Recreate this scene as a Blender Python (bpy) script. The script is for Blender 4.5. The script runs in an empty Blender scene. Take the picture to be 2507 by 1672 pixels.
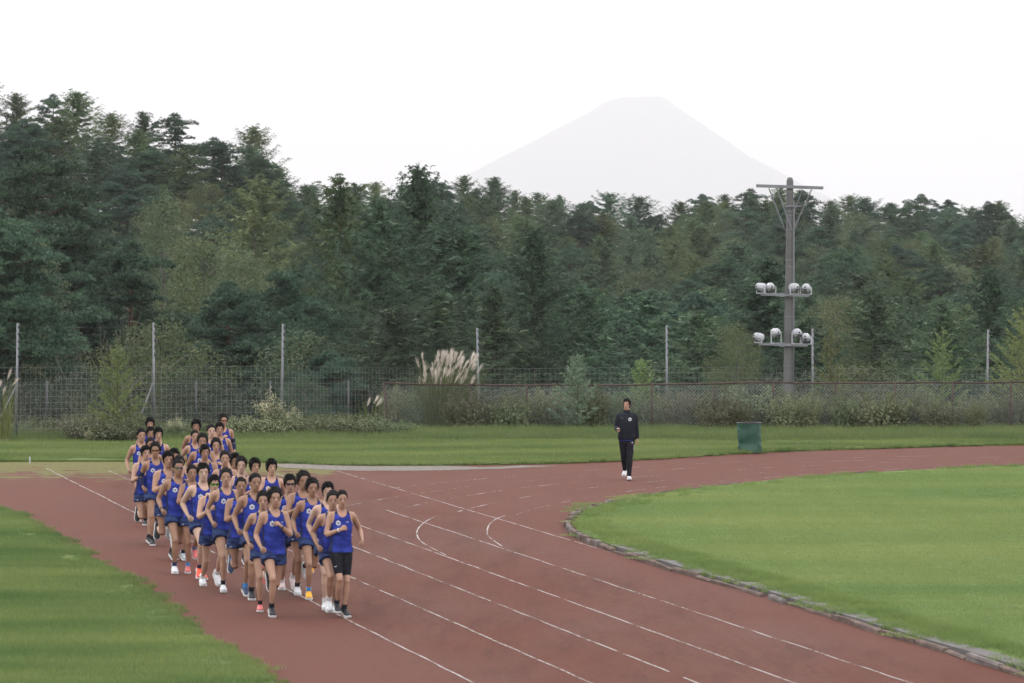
import bpy, bmesh, math, random
import numpy as np
from mathutils import Vector, Matrix, noise as mnoise
from mathutils.geometry import delaunay_2d_cdt

sc = bpy.context.scene
COL = sc.collection
R = math.radians

# ------------------------------------------------------------------ camera
CAM_H = 4.75
FPX = 10446.0                       # 150 mm lens on a 36 mm wide, 2507 px frame
PITCH = math.atan((836.0 - 646.0) / FPX)
cam_data = bpy.data.cameras.new('camera')
cam_data.lens = 150.0
cam_data.sensor_width = 36.0
cam_data.clip_start = 1.0
cam_data.clip_end = 60000.0
cam_data.dof.use_dof = True
cam_data.dof.focus_distance = 98.0
cam_data.dof.aperture_fstop = 6.3
cam = bpy.data.objects.new('camera', cam_data)
COL.objects.link(cam)
cam.location = (0, 0, CAM_H)
cam.rotation_euler = (math.pi / 2 - PITCH, 0, 0)
sc.camera = cam

# ------------------------------------------------------------------ sky, sun, exposure
SUN_EL, SUN_ROT = R(38), R(-25)     # high thin overcast, the bright part of the sky ahead
world = bpy.data.worlds.new('World')
sc.world = world
world.use_nodes = True
wn, wl = world.node_tree.nodes, world.node_tree.links
wn.clear()
sky = wn.new('ShaderNodeTexSky'); sky.sky_type = 'NISHITA'
sky.sun_disc = False
sky.sun_elevation = SUN_EL
sky.sun_rotation = SUN_ROT
sky.air_density = 1.0; sky.dust_density = 4.0; sky.ozone_density = 1.0
mixw = wn.new('ShaderNodeMix'); mixw.data_type = 'RGBA'
mixw.inputs[0].default_value = 0.78                     # the cloud sheet over the blue
mixw.inputs[7].default_value = (24.9, 24.4, 24.3, 1)
bg = wn.new('ShaderNodeBackground'); bg.inputs[1].default_value = 0.10
wo = wn.new('ShaderNodeOutputWorld')
wl.new(sky.outputs[0], mixw.inputs[6]); wl.new(mixw.outputs[2], bg.inputs[0]); wl.new(bg.outputs[0], wo.inputs[0])

sun_data = bpy.data.lights.new('sun', 'SUN')
sun_data.energy = 0.6
sun_data.angle = R(25)
sun_data.color = (1.0, 0.96, 0.90)
sun = bpy.data.objects.new('sun', sun_data)
COL.objects.link(sun)
sun.rotation_euler = (math.pi / 2 - SUN_EL, 0, math.pi - SUN_ROT)

sc.view_settings.view_transform = 'Standard'
sc.view_settings.look = 'None'
sc.view_settings.gamma = 1.0
sc.view_settings.use_curve_mapping = False
sc.view_settings.exposure = 0.28
sc.render.engine = 'CYCLES'
sc.cycles.max_bounces = 6
sc.cycles.diffuse_bounces = 3
sc.cycles.glossy_bounces = 2
sc.cycles.transmission_bounces = 3
sc.cycles.transparent_max_bounces = 6
sc.cycles.volume_bounces = 0
sc.cycles.use_denoising = True
sc.cycles.denoising_input_passes = 'RGB_ALBEDO_NORMAL'
sc.cycles.denoising_prefilter = 'ACCURATE'
sc.cycles.use_adaptive_sampling = True
sc.cycles.adaptive_threshold = 0.01
sc.cycles.caustics_reflective = False
sc.cycles.caustics_refractive = False

# ------------------------------------------------------------------ helpers
def ray(px, py):
    x = (px - 1253.5) / FPX; y = -(py - 836.0) / FPX
    return (x, math.cos(PITCH) + y * math.sin(PITCH), -math.sin(PITCH) + y * math.cos(PITCH))
def G(px, py, z=0.0):
    """ground point (at height z) that a spot of the photograph was measured at"""
    d = ray(px, py); t = (z - CAM_H) / d[2]
    return (d[0] * t, d[1] * t)
def X_at(px, Y): return (px - 1253.5) / FPX * Y * 1.0002
def Z_at(py, Y): return CAM_H + (646.0 - py) / FPX * Y

def tag(o, label=None, cat=None, group=None, kind=None):
    if label: o['label'] = label
    if cat: o['category'] = cat
    if group: o['group'] = group
    if kind: o['kind'] = kind
    return o
def empty(name, loc=(0, 0, 0), rz=0.0, parent=None):
    o = bpy.data.objects.new(name, None); COL.objects.link(o)
    o.empty_display_size = 0.2
    o.location = loc; o.rotation_euler = (0, 0, rz)
    if parent: o.parent = parent
    return o
def link(name, me, parent=None, loc=None, mat=None, smooth=False):
    o = bpy.data.objects.new(name, me); COL.objects.link(o)
    if parent: o.parent = parent
    if loc: o.location = loc
    if mat and not me.materials: me.materials.append(mat)
    if smooth and len(me.polygons): me.polygons.foreach_set('use_smooth', [True] * len(me.polygons))
    return o
def mesh_np(name, V, F, mat=None):
    """triangles or quads from numpy arrays"""
    V = np.asarray(V, np.float32); F = np.asarray(F, np.int32)
    me = bpy.data.meshes.new(name)
    k = F.shape[1]
    me.vertices.add(len(V)); me.vertices.foreach_set('co', V.ravel())
    me.loops.add(F.size); me.loops.foreach_set('vertex_index', F.ravel())
    me.polygons.add(len(F))
    me.polygons.foreach_set('loop_start', np.arange(0, F.size, k, dtype=np.int32))
    me.polygons.foreach_set('loop_total', np.full(len(F), k, np.int32))
    me.update(calc_edges=True)
    if mat: me.materials.append(mat)
    return me
class MB:
    """collects boxes, tubes and lofts and builds them as one mesh"""
    def __init__(s): s.v = []; s.f = []; s.m = []
    def add(s, vs, fs, mi=0):
        b = len(s.v); s.v += [tuple(p) for p in vs]
        s.f += [tuple(b + i for i in f) for f in fs]; s.m += [mi] * len(fs)
    def box(s, c, d, M=None, mi=0):
        cx, cy, cz = c; x, y, z = d[0] / 2, d[1] / 2, d[2] / 2
        vs = [Vector((i * x, j * y, k * z)) for k in (-1, 1) for j in (-1, 1) for i in (-1, 1)]
        vs = [(M @ p if M else p) + Vector(c) for p in vs]
        s.add(vs, [(0, 2, 3, 1), (4, 5, 7, 6), (0, 1, 5, 4), (2, 6, 7, 3), (0, 4, 6, 2), (1, 3, 7, 5)], mi)
    def tube(s, pts, rads, n=8, mi=0, caps=True, flat=1.0):
        pts = [Vector(p) for p in pts]
        if not isinstance(rads, (list, tuple)): rads = [rads] * len(pts)
        vs = []; u = None
        for i, p in enumerate(pts):
            d = (pts[min(i + 1, len(pts) - 1)] - pts[max(i - 1, 0)]).normalized()
            if u is None: u = d.orthogonal().normalized()
            u = (u - d * u.dot(d)).normalized(); w = d.cross(u)
            for k in range(n):
                a = 2 * math.pi * k / n
                vs.append(p + (u * math.cos(a) + w * math.sin(a) * flat) * rads[i])
        fs = [(i * n + k, i * n + (k + 1) % n, (i + 1) * n + (k + 1) % n, (i + 1) * n + k) for i in range(len(pts) - 1) for k in range(n)]
        if caps:
            fs.append(tuple(range(n - 1, -1, -1))); L = (len(pts) - 1) * n; fs.append(tuple(L + k for k in range(n)))
        s.add(vs, fs, mi)
    def rings(s, rs, mi=0, caps=True):
        n = len(rs[0]); vs = [p for r in rs for p in r]
        fs = [(i * n + k, i * n + (k + 1) % n, (i + 1) * n + (k + 1) % n, (i + 1) * n + k) for i in range(len(rs) - 1) for k in range(n)]
        if caps:
            fs.append(tuple(range(n - 1, -1, -1))); L = (len(rs) - 1) * n; fs.append(tuple(L + k for k in range(n)))
        s.add(vs, fs, mi)
    def mesh(s, name, mats=()):
        me = bpy.data.meshes.new(name); me.from_pydata(s.v, [], s.f)
        for m in (mats if isinstance(mats, (list, tuple)) else (mats,)): me.materials.append(m)
        if any(s.m): me.polygons.foreach_set('material_index', s.m)
        me.update(); return me
    def build(s, name, mats, parent=None, loc=None, smooth=False):
        return link(name, s.mesh(name, mats), parent, loc, None, smooth)
def copy_part(o, parent):
    c = o.copy(); COL.objects.link(c); c.parent = parent; return c
def copy_tree(o, parent=None):
    c = o.copy(); COL.objects.link(c); c.parent = parent
    for ch in list(o.children): copy_tree(ch, c)
    return c

# ------------------------------------------------------------------ materials
def material(name, rough=0.8, spec=0.3):
    m = bpy.data.materials.new(name); m.use_nodes = True
    nt = m.node_tree; b = nt.nodes['Principled BSDF']
    b.inputs['Roughness'].default_value = rough
    b.inputs['Specular IOR Level'].default_value = spec
    return m, nt.nodes, nt.links, b
def plain(name, c, rough=0.7, spec=0.3, metal=0.0, vary=0.12, scale=8.0, bump=0.0):
    """base colour broken up by a noise, optional fine relief"""
    m, n, l, b = material(name, rough, spec)
    b.inputs['Metallic'].default_value = metal
    tc = n.new('ShaderNodeTexCoord'); nz = n.new('ShaderNodeTexNoise')
    nz.inputs['Scale'].default_value = scale; nz.inputs['Detail'].default_value = 5
    l.new(tc.outputs['Object'], nz.inputs['Vector'])
    rp = n.new('ShaderNodeValToRGB')
    lo = [max(0, x * (1 - vary)) for x in c]; hi = [min(1, x * (1 + vary)) for x in c]
    rp.color_ramp.elements[0].position = 0.3; rp.color_ramp.elements[0].color = (*lo, 1)
    rp.color_ramp.elements[1].position = 0.7; rp.color_ramp.elements[1].color = (*hi, 1)
    l.new(nz.outputs['Fac'], rp.inputs['Fac']); l.new(rp.outputs['Color'], b.inputs['Base Color'])
    if bump:
        bp = n.new('ShaderNodeBump'); bp.inputs['Strength'].default_value = bump; bp.inputs['Distance'].default_value = 0.01
        l.new(nz.outputs['Fac'], bp.inputs['Height']); l.new(bp.outputs['Normal'], b.inputs['Normal'])
    return m
def ramp_mix(n, l, fac, stops):
    rp = n.new('ShaderNodeValToRGB'); e = rp.color_ramp.elements
    while len(e) < len(stops): e.new(0.5)
    for i, (p, c) in enumerate(stops): e[i].position = p; e[i].color = (*c, 1)
    l.new(fac, rp.inputs['Fac']); return rp.outputs['Color']
def noise_fac(n, l, scale, detail=5, vec=None, rough=0.6, stretch=None):
    tc = n.new('ShaderNodeTexCoord'); v = tc.outputs['Object']
    if stretch:
        mp = n.new('ShaderNodeMapping'); mp.inputs['Scale'].default_value = stretch[:3]
        if len(stretch) > 3: mp.inputs['Rotation'].default_value = (0, 0, stretch[3])
        l.new(v, mp.inputs['Vector']); v = mp.outputs['Vector']
    nz = n.new('ShaderNodeTexNoise'); nz.inputs['Scale'].default_value = scale
    nz.inputs['Detail'].default_value = detail; nz.inputs['Roughness'].default_value = rough
    l.new(v, nz.inputs['Vector']); return nz.outputs['Fac']
def mixc(n, l, fac, a, b, mode='MIX'):
    mx = n.new('ShaderNodeMix'); mx.data_type = 'RGBA'; mx.blend_type = mode
    for sock, val in ((mx.inputs[0], fac), (mx.inputs[6], a), (mx.inputs[7], b)):
        if hasattr(val, 'is_linked'): l.new(val, sock)
        elif isinstance(val, (int, float)): sock.default_value = val
        else: sock.default_value = (*val, 1)
    return mx.outputs[2]
def foliage(name, dark, light, scale=0.9, trans=0.12, vary=0.36, rough=0.7):
    """leaf colour: clumps by noise, each plant a little different"""
    m, n, l, b = material(name, rough, 0.25)
    f = noise_fac(n, l, scale, 4)
    c = ramp_mix(n, l, f, [(0.32, dark), (0.68, light)])
    oi = n.new('ShaderNodeObjectInfo')
    hsv = n.new('ShaderNodeHueSaturation')
    mr = n.new('ShaderNodeMapRange'); mr.inputs[3].default_value = 1 - vary; mr.inputs[4].default_value = 1 + vary
    l.new(oi.outputs['Random'], mr.inputs[0]); l.new(mr.outputs[0], hsv.inputs['Value'])
    mr2 = n.new('ShaderNodeMapRange'); mr2.inputs[3].default_value = 0.47; mr2.inputs[4].default_value = 0.535
    ml = n.new('ShaderNodeMath'); ml.operation = 'MULTIPLY'; ml.inputs[1].default_value = 7.31
    fr = n.new('ShaderNodeMath'); fr.operation = 'FRACT'
    l.new(oi.outputs['Random'], ml.inputs[0]); l.new(ml.outputs[0], fr.inputs[0]); l.new(fr.outputs[0], mr2.inputs[0])
    l.new(mr2.outputs[0], hsv.inputs['Hue']); l.new(c, hsv.inputs['Color'])
    l.new(hsv.outputs['Color'], b.inputs['Base Color'])
    tr = n.new('ShaderNodeBsdfTranslucent'); l.new(hsv.outputs['Color'], tr.inputs['Color'])
    ms = n.new('ShaderNodeMixShader'); ms.inputs[0].default_value = trans
    l.new(b.outputs[0], ms.inputs[1]); l.new(tr.outputs[0], ms.inputs[2])
    l.new(ms.outputs[0], n['Material Output'].inputs['Surface'])
    return m
# ================================================================== the setting: terrain, track, lawns
SKY_D = [(-150,190),(0,198),(100,222),(180,222),(240,250),(330,262),(420,290),(500,303),(545,300),(600,335),(650,362),(690,410),(720,440),(800,425),(900,420),(1010,418),(1130,408),(1240,432),(1330,448),(1450,470),(1550,480),(1630,448),(1720,432),(1800,436),(1900,446),(2060,468),(2250,466),(2351,498),(2500,510)]
_sx = np.array([a * 1.0663 for a, b in SKY_D]); _sy = np.array([(b - (16 if a < 640 else 6)) * 1.0663 for a, b in SKY_D])
def sky_y(px): return float(np.interp(px, _sx, _sy))
def ridge_D(px): return float(np.interp(px, [-400, 500, 760, 1100, 2507], [350, 360, 420, 470, 500]))
NEAR_D, NEAR_Y = 215.0, 735.0
def top_y(px, D):
    """height in the photograph that treetops at distance D reach on that bearing"""
    Dr = ridge_D(px); t = min(1.0, max(0.0, (D - NEAR_D) / (Dr - NEAR_D)))
    return NEAR_Y + (sky_y(px) - NEAR_Y) * t ** 0.8
TREE_H = 9.6
def ground_z(X, Y):
    if Y < 124: return -0.06
    px = 1253.5 + X / Y * FPX
    pxc = min(2700, max(-300, px))
    zn = -0.06 + (-8.2 + 0.06) * min(1, (Y - 124) / 80.0) ** 0.85
    if Y <= NEAR_D: 
        z1 = Z_at(NEAR_Y, NEAR_D) - TREE_H
        return max(zn, -8.6) if Y < 200 else zn + (z1 - zn) * (Y - 200) / 15.0
    Dr = ridge_D(pxc)
    if Y <= Dr: return Z_at(top_y(pxc, Y), Y) - TREE_H
    zr = Z_at(sky_y(pxc), Dr) - TREE_H
    t = min(1, (Y - Dr) / 400.0)
    return zr + (-12 - zr) * (t * t * (3 - 2 * t))
def smoothz(X, Y):
    s = 0; 
    for dx in (-0.007, 0, 0.007): s += ground_z(X + dx * Y, Y)
    return s / 3

M_soil = plain('forest_floor', (0.035, 0.045, 0.02), 0.95, 0.1, vary=0.5, scale=0.4)
xs = sorted(set([-10900, -6000, -3000, -1000, -400, -220] + list(range(-140, 141, 7)) + [220, 400, 1000, 3000, 6000, 10900]))
ys = [-400, -100, 0, 30, 60, 90, 105, 117, 124] + [128, 135, 142, 150, 160, 170, 180, 190, 200, 208, 216] + list(range(226, 540, 12)) + [560, 600, 650, 700, 800, 950, 1500, 3000, 6000, 12000, 24000, 37600]
V = [(x, y, smoothz(x, y) if y > 124 else ground_z(x, y)) for y in ys for x in xs]
nx = len(xs)
F = [(j * nx + i, j * nx + i + 1, (j + 1) * nx + i + 1, (j + 1) * nx + i) for j in range(len(ys) - 1) for i in range(nx - 1)]
terrain = link('terrain', mesh_np('terrain', V, F, M_soil), smooth=True)
tag(terrain, 'dark wooded ground falling away beyond the fence and rising to a ridge', 'terrain', kind='structure')

# ---- outlines measured on the ground
def spline(pts, step=0.4):
    P = [Vector((p[0], p[1])) for p in pts]; out = []
    for i in range(len(P) - 1):
        p0, p1, p2, p3 = P[max(i - 1, 0)], P[i], P[i + 1], P[min(i + 2, len(P) - 1)]
        n = max(2, int((p2 - p1).length / step))
        for k in range(n):
            t = k / n
            out.append(0.5 * ((2 * p1) + (-p0 + p2) * t + (2 * p0 - 5 * p1 + 4 * p2 - p3) * t * t + (-p0 + 3 * p1 - 3 * p2 + p3) * t ** 3))
    out.append(P[-1]); return out
SLOPE = -0.2045                                  # the straight: metres of x per metre of y
KERB = [(5.88 + 0.2045 * 29, 20), (5.88 + 0.2045 * 9, 40), (5.9, 49), (4.42, 56.4), (3.45, 61.5), (2.58, 65.5), (1.64, 70.5), (1.22, 73.2), (1.02, 75.7), (1.0, 77.4), (1.1, 79.2), (1.27, 80.9), (1.71, 83.05), (2.67, 86.4), (4.09, 89.9), (6.14, 93.4), (8.4, 96.5), (10.7, 98.6), (12.6, 99.6), (16, 101.0), (22, 102.2), (32, 102.8), (60, 101)]
LEFT = [(-2.72 + 0.2045 * 28, 20), (-2.72 + 0.2045 * 8, 40), (-2.72, 48.3), (-3.78, 53.2), (-4.66, 57.9), (-5.68, 63.3), (-6.99, 69.4), (-8.36, 75.7), (-9.86, 82.1), (-13, 90.5), (-18, 98), (-26, 103), (-60, 108)]
FAR = [(-60, 102.2), (-12.3, 102.25), (-9.6, 102.9), (-6.4, 102.2), (-3.6, 100.3), (-1.6, 100.4), (0.43, 101.0), (1.8, 101.85), (3.2, 103.3), (5.64, 106.4), (7.52, 108.3), (9.5, 109.5), (11.6, 110.9), (13.4, 111.7), (20, 113.8), (34, 115), (60, 114)]
kerb_c, left_c, far_c = spline(KERB), spline(LEFT), spline(FAR)

def sheet(name, poly, z, mat, wob=0.0, seed=0):
    """flat ground sheet with an uneven edge, filled by triangulation"""
    vs = []
    for p in poly:
        w = Vector((mnoise.noise(Vector((p[0] * 2.3, p[1] * 2.3, seed))), mnoise.noise(Vector((p[0] * 2.3, p[1] * 2.3, seed + 9))))) * wob
        vs.append(Vector((p[0] + w.x, p[1] + w.y)))
    nv = len(vs)
    pv, _, pf, *_ = delaunay_2d_cdt(vs, [(i, (i + 1) % nv) for i in range(nv)], [list(range(nv))], 1, 1e-4)
    F = []
    for f in pf:
        a2 = sum(pv[f[i]].x * pv[f[(i + 1) % len(f)]].y - pv[f[(i + 1) % len(f)]].x * pv[f[i]].y for i in range(len(f)))
        F.append(tuple(f) if a2 > 0 else tuple(reversed(f)))
    Vs = [(p.x, p.y, z) for p in pv]; nb = len(Vs)
    Vs += [(p.x, p.y, -0.04) for p in vs] + [(p.x, p.y, z) for p in vs]          # turned-down edge
    if z > 0.02: F += [(nb + i, nb + (i + 1) % nv, nb + nv + (i + 1) % nv, nb + nv + i) for i in range(nv)]
    me = bpy.data.meshes.new(name); me.from_pydata(Vs, [], F); me.update()
    me.materials.append(mat); return link(name, me)

# track surface: worn red all-weather clay, redder where the dust lies deep
m, n, l, b = material('red_clay', 0.92, 0.15)
f1 = noise_fac(n, l, 0.35, 6, stretch=(1, 0.35, 1, R(-12)))
f2 = noise_fac(n, l, 9.0, 8, rough=0.75)
f3 = noise_fac(n, l, 38.0, 5, rough=0.85)
c1 = ramp_mix(n, l, f1, [(0.36, (0.080, 0.0235, 0.0135)), (0.50, (0.083, 0.030, 0.0205)), (0.64, (0.088, 0.038, 0.029))])
c2 = ramp_mix(n, l, f2, [(0.3, (0.66, 0.63, 0.60)), (0.5, (1, 1, 1)), (0.7, (1.20, 1.20, 1.22))])
f4 = noise_fac(n, l, 1.6, 5, rough=0.7, stretch=(1, .12, 1, R(-11.5)))
c4 = ramp_mix(n, l, f4, [(0.32, (0.78, 0.74, 0.72)), (0.5, (1, 1, 1)), (0.7, (1.12, 1.13, 1.14))])
c1 = mixc(n, l, 1.0, c1, c4, 'MULTIPLY')
c3 = ramp_mix(n, l, f3, [(0.25, (0.62, 0.62, 0.62)), (0.5, (1.0, 1.0, 1.0)), (0.78, (1.35, 1.32, 1.3))])
cc = mixc(n, l, 1.0, mixc(n, l, 1.0, c1, c2, 'MULTIPLY'), c3, 'MULTIPLY')
# redder dust: a band along the inner kerb and the outer edge that runners wear loose
geo = n.new('ShaderNodeNewGeometry'); sx = n.new('ShaderNodeSeparateXYZ'); l.new(geo.outputs['Position'], sx.inputs[0])
def mth(op, a, bb=None):
    q = n.new('ShaderNodeMath'); q.operation = op
    for s_, v_ in ((q.inputs[0], a), (q.inputs[1], bb)):
        if v_ is None: continue
        if hasattr(v_, 'is_linked'): l.new(v_, s_)
        else: s_.default_value = v_
    return q.outputs[0]
off = mth('ADD', sx.outputs['X'], mth('MULTIPLY', sx.outputs['Y'], 0.2045))       # constant along the straight
jit = mth('MULTIPLY', mth('SUBTRACT', f1, 0.5), 2.4)
offj = mth('ADD', off, jit)
band_o = n.new('ShaderNodeMapRange'); band_o.interpolation_type = 'SMOOTHSTEP'
l.new(offj, band_o.inputs[0]); band_o.inputs[1].default_value = 10.0; band_o.inputs[2].default_value = 8.6; band_o.inputs[3].default_value = 0; band_o.inputs[4].default_value = 0.8
band_i = n.new('ShaderNodeMapRange'); band_i.interpolation_type = 'SMOOTHSTEP'
l.new(offj, band_i.inputs[0]); band_i.inputs[1].default_value = 14.6; band_i.inputs[2].default_value = 15.9; band_i.inputs[3].default_value = 0; band_i.inputs[4].default_value = 0.65
fine = ramp_mix(n, l, f2, [(0.3, (0.076, 0.026, 0.018)), (0.7, (0.112, 0.041, 0.030))])
fac = mth('MAXIMUM', band_o.outputs[0], band_i.outputs[0])
cc = mixc(n, l, fac, cc, fine)
# moss and grass creeping over the unused far end
fm = noise_fac(n, l, 1.3, 7, rough=0.7)
my = n.new('ShaderNodeMapRange'); l.new(sx.outputs['Y'], my.inputs[0]); my.inputs[1].default_value = 88; my.inputs[2].default_value = 101; my.inputs[3].default_value = -0.12; my.inputs[4].default_value = 0.30
mx_ = n.new('ShaderNodeMapRange'); l.new(sx.outputs['X'], mx_.inputs[0]); mx_.inputs[1].default_value = -4.2; mx_.inputs[2].default_value = -2.5; mx_.inputs[3].default_value = 0; mx_.inputs[4].default_value = -1
mm = mth('ADD', mth('ADD', fm, my.outputs[0]), mx_.outputs[0])
mr = n.new('ShaderNodeMapRange'); l.new(mm, mr.inputs[0]); mr.inputs[1].default_value = 0.60; mr.inputs[2].default_value = 0.68
cc = mixc(n, l, mth('MULTIPLY', mr.outputs[0], 0.75), cc, ramp_mix(n, l, f2, [(0.3, (0.075, 0.086, 0.022)), (0.7, (0.135, 0.145, 0.042))]))
l.new(cc, b.inputs['Base Color'])
bp = n.new('ShaderNodeBump'); bp.inputs['Strength'].default_value = 0.5; bp.inputs['Distance'].default_value = 0.012
l.new(mth('ADD', f3, f2), bp.inputs['Height']); l.new(bp.outputs['Normal'], b.inputs['Normal'])
M_clay = m
poly = [(-60, -20), (60, -20), (60, 122)] + [(-60, 122)]
track = sheet('running_track', [(-70, 0), (70, 0), (70, 116), (-70, 116)], 0.0, M_clay)
tag(track, 'worn red clay running track curving round the infield lawn', 'running track', kind='structure')

# lawns
def lawn_mat(name, dk, md, lt, big=0.22, st=(1, 1, 1)):
    m, n, l, b = material(name, 0.9, 0.15)
    a = noise_fac(n, l, big, 4, stretch=st); f = noise_fac(n, l, 3.0, 6, rough=0.7); g = noise_fac(n, l, 40.0, 4, rough=0.8)
    c = ramp_mix(n, l, a, [(0.34, dk), (0.5, md), (0.68, lt)])
    c = mixc(n, l, 1.0, c, ramp_mix(n, l, f, [(0.3, (0.78, 0.8, 0.75)), (0.7, (1.15, 1.15, 1.1))]), 'MULTIPLY')
    c = mixc(n, l, 1.0, c, ramp_mix(n, l, g, [(0.25, (0.6, 0.62, 0.6)), (0.75, (1.25, 1.25, 1.2))]), 'MULTIPLY')
    l.new(c, b.inputs['Base Color'])
    bp = n.new('ShaderNodeBump'); bp.inputs['Strength'].default_value = 0.8; bp.inputs['Distance'].default_value = 0.03
    l.new(g, bp.inputs['Height']); l.new(bp.outputs['Normal'], b.inputs['Normal'])
    return m
M_lawn_in = lawn_mat('infield_turf', (0.095, 0.150, 0.050), (0.115, 0.170, 0.056), (0.135, 0.185, 0.062), 0.18, (0.35, 1, 1))
M_lawn_out = lawn_mat('outer_turf', (0.060, 0.105, 0.026), (0.085, 0.130, 0.034), (0.125, 0.165, 0.045), 0.35)
M_lawn_far = lawn_mat('far_turf', (0.070, 0.110, 0.036), (0.095, 0.135, 0.042), (0.120, 0.155, 0.050), 0.30, (0.3, 1, 1))

def offset(curve, d):
    out = []
    for i, p in enumerate(curve):
        t = (curve[min(i + 1, len(curve) - 1)] - curve[max(i - 1, 0)]).normalized()
        out.append(p + Vector((t.y, -t.x)) * d)     # positive: to the right of travel
    return out
in_edge = offset(kerb_c, 0.16)
infield = sheet('infield_lawn', [(p.x, p.y) for p in in_edge] + [(70, 20)], 0.06, M_lawn_in)
tag(infield, 'smooth mown green infield lawn inside the stone kerb', 'lawn', kind='structure')
outer = sheet('outer_lawn', [(p.x, p.y) for p in left_c] + [(-60, 20)], 0.03, M_lawn_out, 0.12)
tag(outer, 'shaggy green grass bank on the outside of the home straight', 'lawn', kind='structure')
farl = sheet('far_lawn', [(p.x, p.y) for p in far_c] + [(60, 125), (-60, 125)], 0.05, M_lawn_far, 0.15, 3)
tag(farl, 'clover dotted green verge between the track and the fences', 'lawn', kind='structure')
M_gravel = plain('pale_gravel', (0.150, 0.135, 0.120), 0.95, 0.1, vary=0.4, scale=12, bump=0.8)
grav = sheet('gravel_patch', [(p.x, p.y) for p in spline([(-5.9, 100.6), (-5.0, 101.6), (-3.6, 100.7), (-2.2, 100.6), (-0.7, 99.8), (0.6, 100.4), (1.2, 100.3), (-0.3, 98.9), (-2.0, 97.9), (-4.2, 98.2), (-5.4, 99.4), (-5.9, 100.6)], 0.3)][:-1], 0.005, M_gravel, 0.5, 5)
tag(grav, 'pale gravel patch at the edge of the red track', 'gravel patch', kind='structure')
M_path = plain('concrete_strip', (0.105, 0.10, 0.10), 0.9, 0.2, vary=0.2, scale=3, bump=0.3)
# worn concrete drain strip just inside the kerb, half grown over
strip = [p for p in kerb_c if 48 < p.y < 71.5 and p.x < 7]
so, si = offset(strip, 0.10), offset(strip, 0.36)
drain = sheet('drain_strip', [(p.x, p.y) for p in so] + [(p.x, p.y) for p in reversed(si)], 0.075, M_path, 0.05, 8)
tag(drain, 'half overgrown concrete drain strip along the inside of the kerb', 'drain strip', kind='structure')

# ---- painted lane lines: worn white strips, parts of the track
m, n, l, b = material('worn_white_paint', 0.85, 0.2)
f = noise_fac(n, l, 14.0, 5, rough=0.8); g = noise_fac(n, l, 1.1, 3)
wear = n.new('ShaderNodeMath'); wear.operation = 'ADD'; l.new(f, wear.inputs[0]); l.new(g, wear.inputs[1])
mr = n.new('ShaderNodeMapRange'); l.new(wear.outputs[0], mr.inputs[0]); mr.inputs[1].default_value = 0.86; mr.inputs[2].default_value = 1.04
b.inputs['Base Color'].default_value = (0.36, 0.335, 0.33, 1); l.new(mr.outputs[0], b.inputs['Alpha'])
M_line = m
m, n, l, b = material('faded_white_paint', 0.85, 0.2)
f = noise_fac(n, l, 9.0, 5, rough=0.8); g = noise_fac(n, l, 0.9, 3)
wear = n.new('ShaderNodeMath'); wear.operation = 'ADD'; l.new(f, wear.inputs[0]); l.new(g, wear.inputs[1])
mr = n.new('ShaderNodeMapRange'); l.new(wear.outputs[0], mr.inputs[0]); mr.inputs[1].default_value = 1.02; mr.inputs[2].default_value = 1.12
b.inputs['Base Color'].default_value = (0.40, 0.37, 0.36, 1); l.new(mr.outputs[0], b.inputs['Alpha'])
M_faded = m
def strip_line(curve, w, mat, gaps=(), z=0.0045, seed=0):
    mb = MB(); rng = random.Random(seed)
    a_, b_ = offset(curve, -w / 2), offset(curve, w / 2)
    s = 0
    for i in range(len(curve) - 1):
        s += (curve[i + 1] - curve[i]).length
        if any(g0 <= s <= g1 for g0, g1 in gaps): continue
        j = lambda: rng.uniform(-0.006, 0.006)
        mb.add([(a_[i].x, a_[i].y, z), (b_[i].x, b_[i].y, z), (b_[i + 1].x, b_[i + 1].y, z), (a_[i + 1].x, a_[i + 1].y, z)], [(0, 1, 2, 3)])
    return mb.build('lane_line', mat, track)
def straight(x0, y0, x1, y1, step=0.35, wob=0.02, seed=0):
    d = Vector((x1 - x0, y1 - y0)); n_ = int(d.length / step); q = Vector((d.y, -d.x)).normalized()
    return [Vector((x0, y0)) + d * (i / n_) + q * mnoise.noise(Vector((i * 0.35, seed * 7.7, 0))) * wob for i in range(n_ + 1)]
def along(x, y, y0, y1): return (x + SLOPE * (y0 - y), y0, x + SLOPE * (y1 - y), y1)
lw = 0.024
strip_line(straight(*along(-0.44, 48.28, 30, 99), seed=1), lw, M_line)
strip_line(straight(*along(0.89, 48.28, 30, 98), seed=2), lw, M_line)
strip_line(straight(*along(2.08, 48.36, 30, 96), seed=3), lw, M_line, [(15.8, 16.5), (17.6, 18.2), (19.6, 20.1)])
strip_line(straight(*along(2.51, 51.64, 30, 88), seed=4), lw, M_line)
strip_line(straight(*along(2.76, 56.87, 30, 97), seed=5), lw, M_line, [(53.5, 64)])
strip_line(straight(*along(1.6, 70.32, 70.2, 99), seed=6), lw, M_line)
strip_line(spline([(-1.08, 69.5), (-1.51, 72.5), (-1.66, 74.6), (-1.68, 76.6), (-1.58, 78.7), (-1.4, 80.5)], 0.2), 0.022, M_line)
strip_line(spline([(-0.17, 71.7), (-0.4, 74.15), (-0.44, 75.7), (-0.41, 77.7), (-0.29, 79.4), (-0.13, 80.4)], 0.2), 0.022, M_line)
for k, (ofs, w) in enumerate([(1.15, 0.03), (2.4, 0.03), (3.7, 0.03), (4.95, 0.03), (6.2, 0.03)]):
    cv = [p for p in offset(kerb_c, -ofs) if p.y > 80.5 + k * 0.8 and p.x < 24]
    strip_line(cv, w, M_faded, seed=20 + k)

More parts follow.
